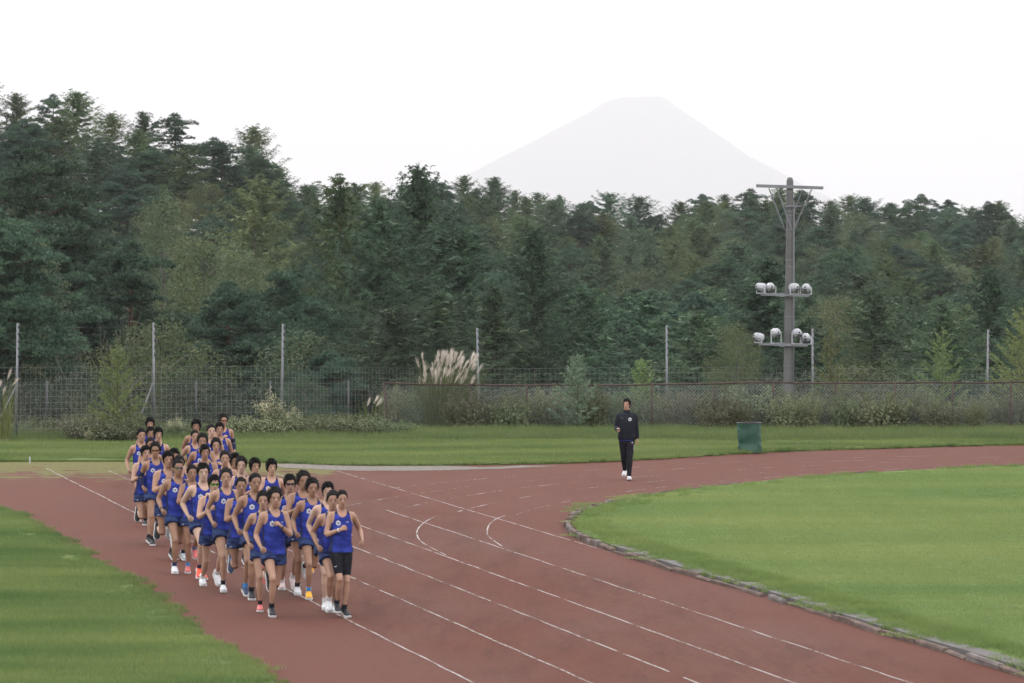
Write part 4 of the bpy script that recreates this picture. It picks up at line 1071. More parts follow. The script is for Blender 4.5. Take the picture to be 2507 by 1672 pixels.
# ================================================================== people
M_skin = []
for i, c in enumerate([(0.400, 0.245, 0.180), (0.338, 0.198, 0.140), (0.272, 0.152, 0.103), (0.440, 0.292, 0.228)]):
    m, n, l, b = material(f'skin_{i}', 0.55, 0.35)
    f = noise_fac(n, l, 5.0, 6, rough=.7)
    l.new(ramp_mix(n, l, f, [(.3, tuple(x * .78 for x in c)), (.7, tuple(min(1, x * 1.12) for x in c))]), b.inputs['Base Color'])
    b.inputs['Subsurface Weight'].default_value = 0.08; b.inputs['Subsurface Radius'].default_value = (.01, .004, .002); M_skin.append(m)
def cloth(name, dark, light, scale, stretch, rough=.75, bump=.35):
    m, n, l, b = material(name, rough, .12)
    f = noise_fac(n, l, scale, 3, stretch=stretch); g = noise_fac(n, l, 9.0, 3)
    l.new(ramp_mix(n, l, f, [(.42, dark), (.58, light)]), b.inputs['Base Color'])
    bp = n.new('ShaderNodeBump'); bp.inputs['Strength'].default_value = bump; bp.inputs['Distance'].default_value = .03
    l.new(g, bp.inputs['Height']); l.new(bp.outputs['Normal'], b.inputs['Normal']); return m
M_blue = cloth('blue_singlet', (0.016, 0.025, 0.170), (0.031, 0.050, 0.315), 4.5, (1, 1, 2.2, .6), .75, .6)
M_navy = cloth('navy_panel', (0.012, 0.016, 0.050), (0.017, 0.022, 0.066), 6, (1, 1, 1))
M_short = cloth('navy_patterned_shorts', (0.012, 0.019, 0.062), (0.028, 0.048, 0.135), 9, (1, 1, 2.5))
M_black = cloth('black_lycra', (0.007, 0.0075, 0.011), (0.010, 0.011, 0.016), 6, (1, 1, 1), .75)
M_jacket = cloth('black_jacket', (0.007, 0.008, 0.013), (0.011, 0.013, 0.020), 4, (1, 1, 1), .8, .6)
M_hair = plain('black_hair', (0.006, 0.0055, 0.006), .75, .15, vary=.3, scale=30)
M_print = plain('white_print', (0.48, 0.49, 0.54), .7, .2, vary=.03)
M_lip = plain('lips', (0.16, 0.062, 0.055), .6, .3); M_eye = plain('dark_eyes', (0.02, 0.015, 0.014), .4, .5); M_brow = plain('eyebrow_hair', (0.05, 0.036, 0.029), .8, .2)
M_lens = {'amber': plain('amber_lens', (0.16, 0.05, 0.01), .15, .8, .3), 'mirror': plain('mirror_lens', (0.35, 0.42, 0.48), .08, .8, .9), 'green': plain('green_lens', (0.10, 0.42, 0.03), .12, .8, .7), 'dark': plain('dark_lens', (0.015, 0.02, 0.04), .1, .8)}
SH = {'white': (0.52, 0.53, 0.56), 'black': (0.014, 0.015, 0.019), 'orange': (0.62, 0.085, 0.04), 'pink': (0.50, 0.12, 0.12), 'yellow': (0.62, 0.30, 0.015), 'grey': (0.30, 0.33, 0.36), 'navy': (0.03, 0.04, 0.09), 'pale': (0.50, 0.40, 0.40)}
M_shoe = {k: plain('shoe_' + k, c, .6, .35, vary=.22, scale=22) for k, c in SH.items()}
M_sole = plain('shoe_sole', (0.48, 0.48, 0.48), .7, .3, vary=.1)
M_sock = {'black': plain('black_sock', (0.015, 0.016, 0.022), .9, .1), 'navy': plain('navy_sock', (0.02, 0.03, 0.075), .9, .1), 'blue': plain('blue_sock', (0.06, 0.22, 0.50), .9, .1), 'white': plain('white_sock', (0.5, 0.5, 0.52), .9, .1)}

TZ = [(.76, .09, .070, 0), (.80, .135, .095, .005), (.86, .162, .108, .008), (.92, .163, .108, .006), (.98, .150, .100, 0), (1.05, .136, .092, -.004), (1.14, .140, .096, -.006), (1.23, .155, .107, -.006), (1.31, .168, .112, -.002), (1.37, .172, .106, .004), (1.415, .160, .090, .010), (1.445, .125, .072, .016), (1.470, .080, .058, .018), (1.495, .058, .056, .014), (1.54, .053, .055, .004)]
_tz = np.array(TZ)
_tz[:, 1] *= np.interp(_tz[:, 0], [.9, 1.0, 1.4, 1.45], [1, .94, .94, 1])
def TS(z): return tuple(float(np.interp(z, _tz[:, 0], _tz[:, k])) for k in (1, 2, 3))
def sup(c, e): return math.copysign(abs(c) ** e, c)
def tring(z, off=0.0, n=28, offy=None):
    a, b, y = TS(z); a += off; b += off if offy is None else offy
    return [Vector((a * sup(math.cos(t), .86), y + b * sup(math.sin(t), .86), z)) for t in [2 * math.pi * k / n for k in range(n)]]
class Pose:
    def __init__(s, thR, knR, thL, knL, wR, eR, wL, eL, lean=7, tw=0, yaw=0, nod=0, abR=14, abL=14, inR=.35, inL=.35, ankR=0, ankL=0, hands='fist'):
        s.__dict__.update(locals())
    def mirror(s):
        return Pose(s.thL, s.knL, s.thR, s.knR, s.wL, s.eL, s.wR, s.eR, s.lean, -s.tw, -s.yaw, s.nod, s.abL, s.abR, s.inL, s.inR, s.ankL, s.ankR)
HIPZ = .90
def setup(p):
    ln, tw = R(p.lean), R(p.tw)
    def warp(v, twist=1.0):
        v = Vector(v); k = min(1, max(0, (v.z - .92) / .5)) * twist
        c, s_ = math.cos(tw * k), math.sin(tw * k); v = Vector((v.x * c - v.y * s_, v.x * s_ + v.y * c, v.z))
        d = v.z - HIPZ
        if d > 0:
            a = ln * min(1, d / .12); y, z = v.y, d
            v = Vector((v.x, y * math.cos(a) - z * math.sin(a), HIPZ + y * math.sin(a) + z * math.cos(a)))
        return v
    J = {}
    for sd, s in (('R', -1), ('L', 1)):
        th, kn, w, e, ab, inn, ank = (R(getattr(p, 'th' + sd)), R(getattr(p, 'kn' + sd)), R(getattr(p, 'w' + sd)), R(getattr(p, 'e' + sd)), R(getattr(p, 'ab' + sd)), getattr(p, 'in' + sd), R(getattr(p, 'ank' + sd)))
        hip = Vector((s * .088, .01, HIPZ)); knee = hip + .435 * Vector((-s * .05, -math.sin(th), -math.cos(th))).normalized()
        t2 = th - kn; ankle = knee + .425 * Vector((-s * .03, -math.sin(t2), -math.cos(t2))).normalized()
        fa = t2 + ank
        J['hip' + sd], J['knee' + sd], J['ank' + sd], J['foot' + sd] = hip, knee, ankle, fa
        sh = warp((s * .168, .012, 1.40)); d = Vector((s * math.sin(ab), -math.sin(w) * math.cos(ab), -math.cos(w) * math.cos(ab)))
        el = sh + .285 * d; f = Vector((-s * inn, -math.cos(w), math.sin(w))).normalized(); fd = (d * math.cos(e) + f * math.sin(e)).normalized()
        J['sh' + sd], J['el' + sd], J['wr' + sd], J['fd' + sd] = sh, el, el + .25 * fd, fd
    neck = warp((0, .006, 1.53), .4)
    Mh = Matrix.Translation(neck) @ Matrix.Rotation(R(p.yaw), 4, 'Z') @ Matrix.Rotation(R(p.nod), 4, 'X')   # chin origin of the head
    J['head'] = Mh
    return warp, J
HEAD = [(-.012, .020, .022, -.052), (.004, .034, .040, -.045), (.03, .049, .064, -.026), (.06, .059, .082, -.010), (.09, .066, .091, -.002), (.12, .071, .096, .003), (.15, .074, .098, .007), (.18, .071, .093, .010), (.205, .058, .076, .012), (.222, .034, .048, .013), (.229, .010, .016, .013)]
def limb(mb, a, b, prof, n=12):
    mb.tube([a.lerp(b, t) for t, r in prof], [r for t, r in prof], n)
def fingers(mb, wr, fd, s, open_=0.0):
    nrm = Vector((-s, 0, 0)); nrm = (nrm - fd * nrm.dot(fd)).normalized(); side = fd.cross(nrm) * s
    for i, (L, o) in enumerate(((.92, -1.5), (1.03, -.5), (.98, .5), (.80, 1.5))):
        k = wr + fd * (.083 - .004 * abs(o)) + side * o * .018
        p = [k - fd * .02, k]
        for ang, ln in ((50, .034), (120, .026), (185, .019)):
            a = R(ang * (1 - open_)); p.append(p[-1] + (fd * math.cos(a) + nrm * math.sin(a)) * ln * L)
        mb.tube(p, [.010, .0095, .0088, .0082, .0065], 6)
    q = wr + fd * .028 - side * .026
    p = [q, q + (fd * .75 - side * .55 + nrm * .2) * .030, q + (fd * 1.35 - side * .45 + nrm * .75) * .036, q + (fd * 1.6 + side * .15 + nrm * 1.05) * .040]
    mb.tube(p, [.013, .011, .010, .0075], 6)
def remeshed(mb, voxel, it=3, extra=None, name='body', mat=None):
    me = mb.mesh(name + '_raw'); o = bpy.data.objects.new('tmp', me); COL.objects.link(o)
    md = o.modifiers.new('r', 'REMESH'); md.mode = 'VOXEL'; md.voxel_size = voxel
    sm = o.modifiers.new('s', 'SMOOTH'); sm.iterations = it; sm.factor = .5
    dg = bpy.context.evaluated_depsgraph_get(); out = bpy.data.meshes.new_from_object(o.evaluated_get(dg))
    bpy.data.objects.remove(o); bpy.data.meshes.remove(me); out.name = name
    if extra:
        bm = bmesh.new(); bm.from_mesh(out); t = extra.mesh('x'); bm.from_mesh(t); bm.to_mesh(out); bm.free(); bpy.data.meshes.remove(t)
    out.materials.clear()
    if mat: out.materials.append(mat)
    out.polygons.foreach_set('use_smooth', [True] * len(out.polygons)); return out
def add_head(mb, Mh):
    mb.rings([[Mh @ Vector((a * math.cos(t), y + b * math.sin(t), z)) for t in [2 * math.pi * k / 24 for k in range(24)]] for z, a, b, y in HEAD])
    mb.tube([Mh @ Vector((0, -.080, .132)), Mh @ Vector((0, -.094, .105)), Mh @ Vector((0, -.106, .082)), Mh @ Vector((0, -.084, .070))], [.008, .012, .017, .010], 8)
    for s in (-1, 1):
        mb.tube([Mh @ Vector((s * .066, .012, .068)), Mh @ Vector((s * .080, .018, .095)), Mh @ Vector((s * .080, .022, .118)), Mh @ Vector((s * .068, .016, .130))], [.009, .014, .014, .009], 8)
    mb.tube([Mh @ Vector((-.028, -.072, .040)), Mh @ Vector((0, -.084, .042)), Mh @ Vector((.028, -.072, .040))], .013, 6)     # lips and jaw front
    for s in (-1, 1): mb.tube([Mh @ Vector((s * .020, -.078, .138)), Mh @ Vector((s * .050, -.066, .138))], .012, 6)           # brow
SHOE = [(-.075, .030, .02, .075), (-.06, .037, .0, .09), (-.02, .038, 0, .088), (.03, .038, 0, .075), (.08, .044, 0, .060), (.13, .049, 0, .050), (.165, .044, .004, .042), (.19, .028, .012, .034), (.20, .010, .02, .028)]
def shoe_mesh(J, sd, s):
    an, fa = J['ank' + sd], J['foot' + sd]
    fw = Vector((s * .10, -math.cos(fa), math.sin(fa))).normalized(); up = Vector((0, math.sin(fa), math.cos(fa))); up = (up - fw * up.dot(fw)).normalized(); rt = fw.cross(up)
    o = an - up * .075
    def T(x, y, z): return o + fw * x + rt * y + up * z
    mb = MB(); rs = []
    for x, w, z0, h in SHOE:
        z0 += .022; rs.append([T(x, w * sup(math.cos(t), .8), z0 + (h - 0) * .5 + (h * .5) * sup(math.sin(t), .8)) for t in [2 * math.pi * k / 14 for k in range(14)]])
    mb.rings(rs)
    mb.tube([T(-.035, 0, .08), T(-.02, 0, .125)], [.040, .042], 12)
    up_m = mb.mesh('shoe'); up_m.polygons.foreach_set('use_smooth', [True] * len(up_m.polygons))
    mb = MB(); rs = []
    for x, w, z0, h in SHOE:
        rs.append([T(x * 1.03, (w + .007) * sup(math.cos(t), .6), z0 + .016 + .017 * sup(math.sin(t), .6)) for t in [2 * math.pi * k / 14 for k in range(14)]])
    mb.rings(rs); so = mb.mesh('sole', M_sole); lo = min(v.co.z for v in so.vertices)
    return up_m, so, lo
def front(x, z, off, warp):
    a, b, y = TS(z); a += off; b += off
    return warp((x, y - b * max(0.0, 1 - (abs(x) / a) ** 2.3) ** (1 / 2.3), z)) + Vector((0, -.004, 0))
def emblem_mesh(fn, cx, cz, r):
    """white scalloped roundel with a dark Y cut out as spokes, and the small winged mark"""
    mb = MB(); n = 36; c = fn(cx, cz)
    rim = [fn(cx + r * (1 + .12 * math.cos(6 * t)) * math.sin(t), cz + r * (1 + .12 * math.cos(6 * t)) * math.cos(t) * 1.05) for t in [2 * math.pi * k / n for k in range(n)]]
    mb.add([c] + rim, [(0, 1 + (k + 1) % n, 1 + k) for k in range(n)])
    d = Vector((0, -.003, 0))
    for ang in (180, 55, -55):
        t = R(ang); ux, uz = math.sin(t), math.cos(t); wx, wz = uz, -ux; w, L = r * .16, r * .62
        mb.add([fn(cx + wx * w, cz + wz * w) + d, fn(cx + ux * L + wx * w, cz + uz * L + wz * w) + d, fn(cx + ux * L - wx * w, cz + uz * L - wz * w) + d, fn(cx - wx * w, cz - wz * w) + d], [(0, 1, 2, 3)], 1)
    return mb.mesh('emblem', [M_print, M_navy])
def wing_mesh(fn, cx, cz, k=1.0):
    mb = MB(); P = [(-.030, .008), (-.012, .004), (.0, -.006), (.026, .014), (.018, .002), (.004, -.016), (-.008, -.012), (-.006, -.004)]
    mb.add([fn(cx + x * k, cz + z * k) for x, z in P], [(0, 7, 6, 2, 1), (6, 5, 4, 3, 2)]); return mb.mesh('chest_mark', M_print)

class Kit: pass
def make_kit(p, tights=False):
    """all pose dependent meshes of one runner pose"""
    warp, J = setup(p); K = Kit(); K.J = J
    mb = MB(); mb.rings([[warp(v) for v in tring(z)] for z in [t[0] for t in TZ if t[0] > .85]])
    mb.tube([warp((0, .012, 1.46)), J['head'] @ Vector((0, .012, .05))], [.060, .053], 14)
    add_head(mb, J['head'])
    ex = MB()
    for sd, s in (('R', -1), ('L', 1)):
        limb(mb, J['hip' + sd] + Vector((0, 0, .03)), J['knee' + sd], [(0, .088), (.15, .086), (.45, .070), (.8, .052), (1, .049)])
        calf = [(0, .049), (.12, .047), (.32, .052), (.55, .043), (.8, .031), (1, .030)]
        limb(mb, J['knee' + sd], J['ank' + sd], calf)
        mb.tube([J['knee' + sd] + Vector((0, 0, .03)), J['knee' + sd] + Vector((0, -.012, -.02))], .046, 8)
        mid = J['sh' + sd].lerp(warp((0, .012, 1.42)), .45)
        mb.tube([mid, J['sh' + sd], J['sh' + sd].lerp(J['el' + sd], .1)], [.056, .056, .052], 12)
        limb(mb, J['sh' + sd], J['el' + sd], [(0, .053), (.25, .050), (.6, .044), (1, .036)])
        limb(mb, J['el' + sd], J['wr' + sd], [(0, .036), (.22, .040), (.6, .032), (1, .024)])
        w, fd = J['wr' + sd], J['fd' + sd]
        nrm = Vector((-s, 0, 0)); nrm = (nrm - fd * nrm.dot(fd)).normalized(); side = fd.cross(nrm)
        rs = [[w + fd * t + (side * math.cos(a) * ww + nrm * math.sin(a) * .016) for a in [2 * math.pi * k / 10 for k in range(10)]] for t, ww in ((-.02, .026), (.02, .034), (.055, .041), (.088, .040))]
        mb.rings(rs); fingers(ex, w, fd, s)
        foot = J['ank' + sd]; mb.tube([foot + Vector((0, 0, .02)), foot + Vector((0, 0, -.035))], .034, 8)
    K.body = remeshed(mb, .0115, 3, ex, 'body', None); K.body.materials.append(None)
    # singlet
    nz, nu = 52, 84; zz = np.linspace(.885, 1.482, nz); V = []; keep = {}; mi = []
    g = []
    for j, z in enumerate(zz):
        off = float(np.interp(z, [.885, .95, 1.1, 1.3, 1.48], [.030, .024, .022, .011, .007])); a, b, y = TS(z); a += off; b += off
        for k in range(nu):
            t = 2 * math.pi * k / nu; v = Vector((a * sup(math.cos(t), .86), y + b * sup(math.sin(t), .86), z))
            fold = .004 * math.sin(7 * t + 9 * z) * max(0, 1.25 - z); v.x *= 1 + fold; v.y *= 1 + fold
            g.append(v)
    F, mi = [], []
    for j in range(nz - 1):
        for k in range(nu):
            q = (j * nu + k, j * nu + (k + 1) % nu, (j + 1) * nu + (k + 1) % nu, (j + 1) * nu + k)
            c = sum((g[i] for i in q), Vector()) / 4
            if c.z > 1.275:
                lim = float(np.interp(c.z, [1.275, 1.31, 1.35, 1.40, 1.44, 1.48], [.176, .146, .126, .116, .112, .108]))
                if abs(c.x) > lim: continue
            fr = c.y < .012
            nk = float(np.interp(c.z, [1.385, 1.40, 1.43, 1.47] if fr else [1.44, 1.45, 1.46, 1.48], [0, .038, .066, .076])) if c.z > (1.385 if fr else 1.44) else 0
            if abs(c.x) < nk: continue
            F.append(q); mi.append(1 if (abs(c.y) < .035 * (1 + 1.6 * max(0, 1.12 - c.z) / .25) and c.z < 1.24) or (c.z > 1.432) else 0)
    me = bpy.data.meshes.new('singlet'); me.from_pydata([warp(v) for v in g], [], F); me.materials.append(M_blue); me.materials.append(M_navy)
    me.polygons.foreach_set('material_index', mi); me.polygons.foreach_set('use_smooth', [True] * len(F)); me.update()
    bm = bmesh.new(); bm.from_mesh(me); bmesh.ops.delete(bm, geom=[v for v in bm.verts if not v.link_faces], context='VERTS')
    rim = {v: [e.other_vert(v) for e in v.link_edges if e.is_boundary] for v in bm.verts if v.is_boundary}
    for _ in range(9):                                    # even out neckline, armholes and hem
        new = {v: (v.co * .4 + sum((w.co for w in nb), Vector()) / len(nb) * .6) for v, nb in rim.items() if len(nb) == 2}
        for v, c in new.items(): v.co = c
    bm.to_mesh(me); bm.free(); K.singlet = me
    # shorts
    mb = MB(); zs = [.80, .86, .92, .97]
    mb.rings([[warp(v) for v in tring(z, .014, 24)] for z in zs])
    ln = .72 if tights else .40
    mb.tube([Vector((0, .0, .90)), Vector((0, -.01, .80)), Vector((0, -.01, .765))], [.10, .085, .05], 12)
    for sd, s in (('R', -1), ('L', 1)):
        a, b = J['hip' + sd] + Vector((0, 0, .03)), J['knee' + sd]
        if tights: limb(mb, a, b, [(0, .095), (.3, .090), (.55, .077), (.8, .062), (.84, .060)])
        else: limb(mb, a, b + Vector((s * .02, 0, 0)), [(0, .104), (.2, .108), (.32, .111), (ln, .114)])
    K.shorts = remeshed(mb, .013, 2, None, 'shorts', M_black if tights else M_short)
    # logo on the right thigh of the shorts
    a, b = J['hipR'], J['kneeR']; d = (b - a).normalized(); fw = Vector((0, -1, 0)); fw = (fw - d * fw.dot(d)).normalized(); rt = d.cross(fw)
    if rt.x > 0: rt = -rt
    c0 = a + d * (.26 if tights else .12) + (fw * .80 + rt * .60) * (.082 if tights else .117)
    K.mark2 = wing_mesh(lambda x, z: c0 - d * z + (rt * -.80 + fw * .60) * x, 0, 0, 1.0); K.mark2.name = 'shorts_mark'
    fn = lambda x, z: front(x, z, .013, warp)
    K.emblem = emblem_mesh(fn, -.068, 1.315, .034); K.mark = wing_mesh(fn, .070, 1.335, .9)
    K.shoes = {}; lo = 9; K.socks = {}
    for sd, s in (('R', -1), ('L', 1)):
        u, so, l_ = shoe_mesh(J, sd, s); lo = min(lo, l_); K.shoes[sd] = (u, so); u.materials.append(None)
        mb = MB(); an, kn = J['ank' + sd], J['knee' + sd]; dd = (kn - an).normalized(); mb.tube([an - dd * .03, an + dd * .03, an + dd * .08], [.038, .035, .038], 12)
        K.socks[sd] = mb.mesh('sock'); K.socks[sd].materials.append(None)
    K.lo = lo; K.top = (J['head'] @ Vector((0, .01, .245))).z - lo
    return K

# hair: a cap of hair with locks, four cuts
def hair_mesh(style, seed):
    rng = random.Random(seed); mb = MB(); n = 22; m = 11; V = []; c = Vector((0, .014, .128))
    puff, fringe, side, spiky = {'short': (1.17, .184, .118, .020), 'mop': (1.22, .172, .092, .028), 'part': (1.17, .178, .092, .022), 'wind': (1.23, .188, .104, .034), 'crop': (1.12, .187, .122, .010)}[style]
    def hl(t):                                       # hairline height around the head; t=0 at the front
        f = abs(t) / math.pi
        return float(np.interp(f, [0, .17, .26, .34, .48, .62, 1.0], [fringe, fringe - .004, fringe - .028, side + .02, side - .02, .05, .028]))
    def surf(t, e, k):
        ph = e
        x = .074 * math.sin(t) * math.cos(ph); y = -.098 * math.cos(t) * math.cos(ph); z = .104 * math.sin(ph)
        return c + Vector((x, y, z)) * k
    rows = []
    for j in range(m):
        row = []
        for i in range(n):
            t = -math.pi + 2 * math.pi * i / n; z0 = hl(t); e0 = math.asin(max(-.98, min(.98, (z0 - c.z) / .108)))
            e = e0 + (math.pi / 2 - e0) * (j / (m - 1)); grow = min(1, j / 2.0)
            k = 1.05 + (puff - 1.05) * (.45 + .55 * grow) + .035 * mnoise.noise(Vector((math.sin(t) * 2.5, math.cos(t) * 2.5, e * 3 + seed)))
            row.append(surf(t, e, k))
        rows.append(row)
    mb.rings(rows, caps=False)
    sweep = Vector((rng.uniform(-.5, .5), .5 if style in ('wind', 'short') else -.1, 0))
    for q in range(420 if style != 'crop' else 260):
        t = rng.uniform(-math.pi, math.pi); z0 = hl(t); e0 = math.asin(max(-.98, min(.98, (z0 - c.z) / .108))); e = e0 + (1.5 - e0) * rng.random() ** 1.1
        p = surf(t, e, puff * .96); d = (p - c).normalized(); L = spiky * rng.uniform(.7, 1.6) + .012
        down = Vector((0, 0, -1)) if style in ('mop', 'part', 'crop') else Vector((0, 0, -.25))
        tg = down + sweep + Vector((rng.uniform(-.5, .5), rng.uniform(-.5, .5), rng.uniform(-.3, .3))); tg = (tg - d * tg.dot(d)).normalized()
        if abs(t) < .95 and e < e0 + .45:
            if style in ('crop', 'short', 'wind'): continue
            L *= .55
        lift = rng.uniform(.04, .28) if style != 'wind' else rng.uniform(.10, .5)
        tip = p + (tg + d * lift).normalized() * L
        w = rng.uniform(.007, .012); u = tg; v = d.cross(u)
        mb.add([p + d * w * .6, p - d * .4 * w + v * w, p - d * .4 * w - v * w, tip], [(0, 1, 3), (1, 2, 3), (2, 0, 3)])
    me = mb.mesh('hair', M_hair); me.polygons.foreach_set('use_smooth', [True] * len(me.polygons)); return me
HAIR = {k: [hair_mesh(k, i * 13 + len(k)) for i in range(2)] for k in ('short', 'mop', 'part', 'wind', 'crop')}
def ell(c, r, mat, name):
    mb = MB(); mb.rings([[Vector((c[0] + r[0] * math.cos(a) * k, c[1] - r[1] * z, c[2] + r[2] * math.sin(a) * k)) for a in [2 * math.pi * i / 10 for i in range(10)]] for z, k in ((-.6, .9), (0, 1), (.7, .6), (1, .1))]); return mb.mesh(name, mat)
EYE = [ell((s * .031, -.086, .112), (.0135, .0085, .0052), M_eye, 'eye') for s in (-1, 1)]
def brow_mesh(s):
    mb = MB(); mb.tube([(s * .014, -.094, .131), (s * .031, -.092, .136), (s * .049, -.080, .131)], [.0030, .0036, .0018], 5); return mb.mesh('eyebrow', M_brow)
BROW = [brow_mesh(s) for s in (-1, 1)]
mb = MB(); mb.tube([(-.024, -.083, .040), (-.010, -.0955, .0435), (0, -.0965, .042), (.010, -.0955, .0435), (.024, -.083, .040)], [.002, .005, .0055, .005, .002], 6); MOUTH = mb.mesh('mouth', M_lip)
def glasses_mesh(kind):
    mb = MB(); n = 13
    up = [Vector((.076 * math.sin(t), -.112 * math.cos(t) + .008, .130 + (-.004 if abs(t) < .15 else 0))) for t in np.linspace(-1.15, 1.15, n)]
    dn = [Vector((.074 * math.sin(t), -.110 * math.cos(t) + .008, .094 + .022 * abs(t / 1.15) ** 2 + (.014 if abs(t) < .12 else 0))) for t in np.linspace(-1.15, 1.15, n)]
    mb.add(up + dn + [v * 1.0 + Vector((0, .006, 0)) for v in up] + [v + Vector((0, .006, 0)) for v in dn], [(i, i + 1, n + i + 1, n + i) for i in range(n - 1)] + [(2 * n + i + 1, 2 * n + i, 3 * n + i, 3 * n + i + 1) for i in range(n - 1)])
    lens = mb.mesh('lens', M_lens[kind]); lens.polygons.foreach_set('use_smooth', [True] * len(lens.polygons))
    mb = MB(); mb.tube(up, .0035, 5)
    for s in (-1, 1): mb.tube([up[0 if s < 0 else -1], (s * .078, .02, .122)], .003, 4)
    return lens, mb.mesh('frame', M_dark)
GL = {k: glasses_mesh(k) for k in M_lens}
def setmat(o, m):
    o.material_slots[0].link = 'OBJECT'; o.material_slots[0].material = m
def dress_head(e, J, hair, glasses=None, brow=True):
    Mh = J['head']
    def put(me, par=e, nm=None):
        o = link(me.name.split('.')[0], me, par); o.matrix_local = Mh; return o
    put(hair)
    for me in EYE: put(me)
    if not glasses:
        for me in BROW: put(me)
    put(MOUTH)
    if glasses:
        g = empty('sunglasses', parent=e); g.matrix_local = Mh
        link('lens', GL[glasses][0], g); link('frame', GL[glasses][1], g)
def make_person(K, X, Y, rz, scale, skin, hair, shoe, sock, label, glasses=None, watch=None, sleeve=None, group=None, band=False):
    e = empty('person', (X, Y, -K.lo * scale), rz); e.scale = (scale * (1 + .05 * math.sin(X * 37 + Y * 11)), scale, scale); tag(e, label, 'person', group)
    b = link('body', K.body, e); setmat(b, M_skin[skin])
    s = link('singlet', K.singlet, e); link('emblem', K.emblem, s); link('chest_mark', K.mark, s)
    sh = link('shorts', K.shorts, e); link('shorts_mark', K.mark2, sh)
    for sd in 'RL':
        o = link('shoe', K.shoes[sd][0], e); setmat(o, M_shoe[shoe]); link('sole', K.shoes[sd][1], o)
        o = link('sock', K.socks[sd], e); setmat(o, M_sock[sock])
    dress_head(e, K.J, hair, glasses)
    if watch:
        w, fd = K.J['wr' + watch], K.J['fd' + watch]; mb = MB(); mb.tube([w - fd * .032, w - fd * .012], .031, 12); o = mb.build('watch', M_dark if not band else M_print, e)
    if sleeve:
        for sd in sleeve:
            mb = MB(); a, b_, c = K.J['sh' + sd].lerp(K.J['el' + sd], .55), K.J['el' + sd], K.J['wr' + sd]
            mb.tube([a, a.lerp(b_, .6), b_, b_.lerp(c, .25), b_.lerp(c, .9)], [.050, .047, .044, .046, .033], 12); mb.build('arm_sleeve', M_navy, e, smooth=True)
    return e

P = [Pose(40, 60, -8, 92, -18, 72, 18, 112, 7, 8, 2, 6, 16, 12, .2, .95, 4, 30),          # 0 leader: right leg lands
     Pose(26, 56, 14, 26, 8, 105, -32, 88, 6, -8, -6, 8, 16, 30, .9, .1, 12, 0),            # 1 leader in tights
     Pose(8, 28, 42, 102, 20, 100, -38, 78, 7, -6, 4, 4, 14, 18, .45, .2, 6, 20),           # 2 right leg stance, left swings
     Pose(-18, 32, 50, 92, 24, 98, -44, 84, 8, -10, 0, 5, 15, 20, .5, .1, 36, 4),          # 3 right toe off
     Pose(26, 34, 8, 112, -34, 82, 16, 104, 7, 8, -8, 3, 18, 13, .2, .6, 0, 24),            # 4 right contact
     Pose(30, 46, -16, 82, -26, 76, 10, 92, 6, 6, 6, 6, 20, 14, .15, .5, 2, 32),           # 5
     Pose(50, 84, -12, 32, -40, 88, 24, 106, 8, 9, -4, 4, 19, 14, .2, .7, 4, 34)]          # 6 flight
KITS = []
for i, p in enumerate(P):
    KITS.append(make_kit(p, tights=(i == 1)))
    if i != 1: KITS.append(make_kit(p.mirror()))
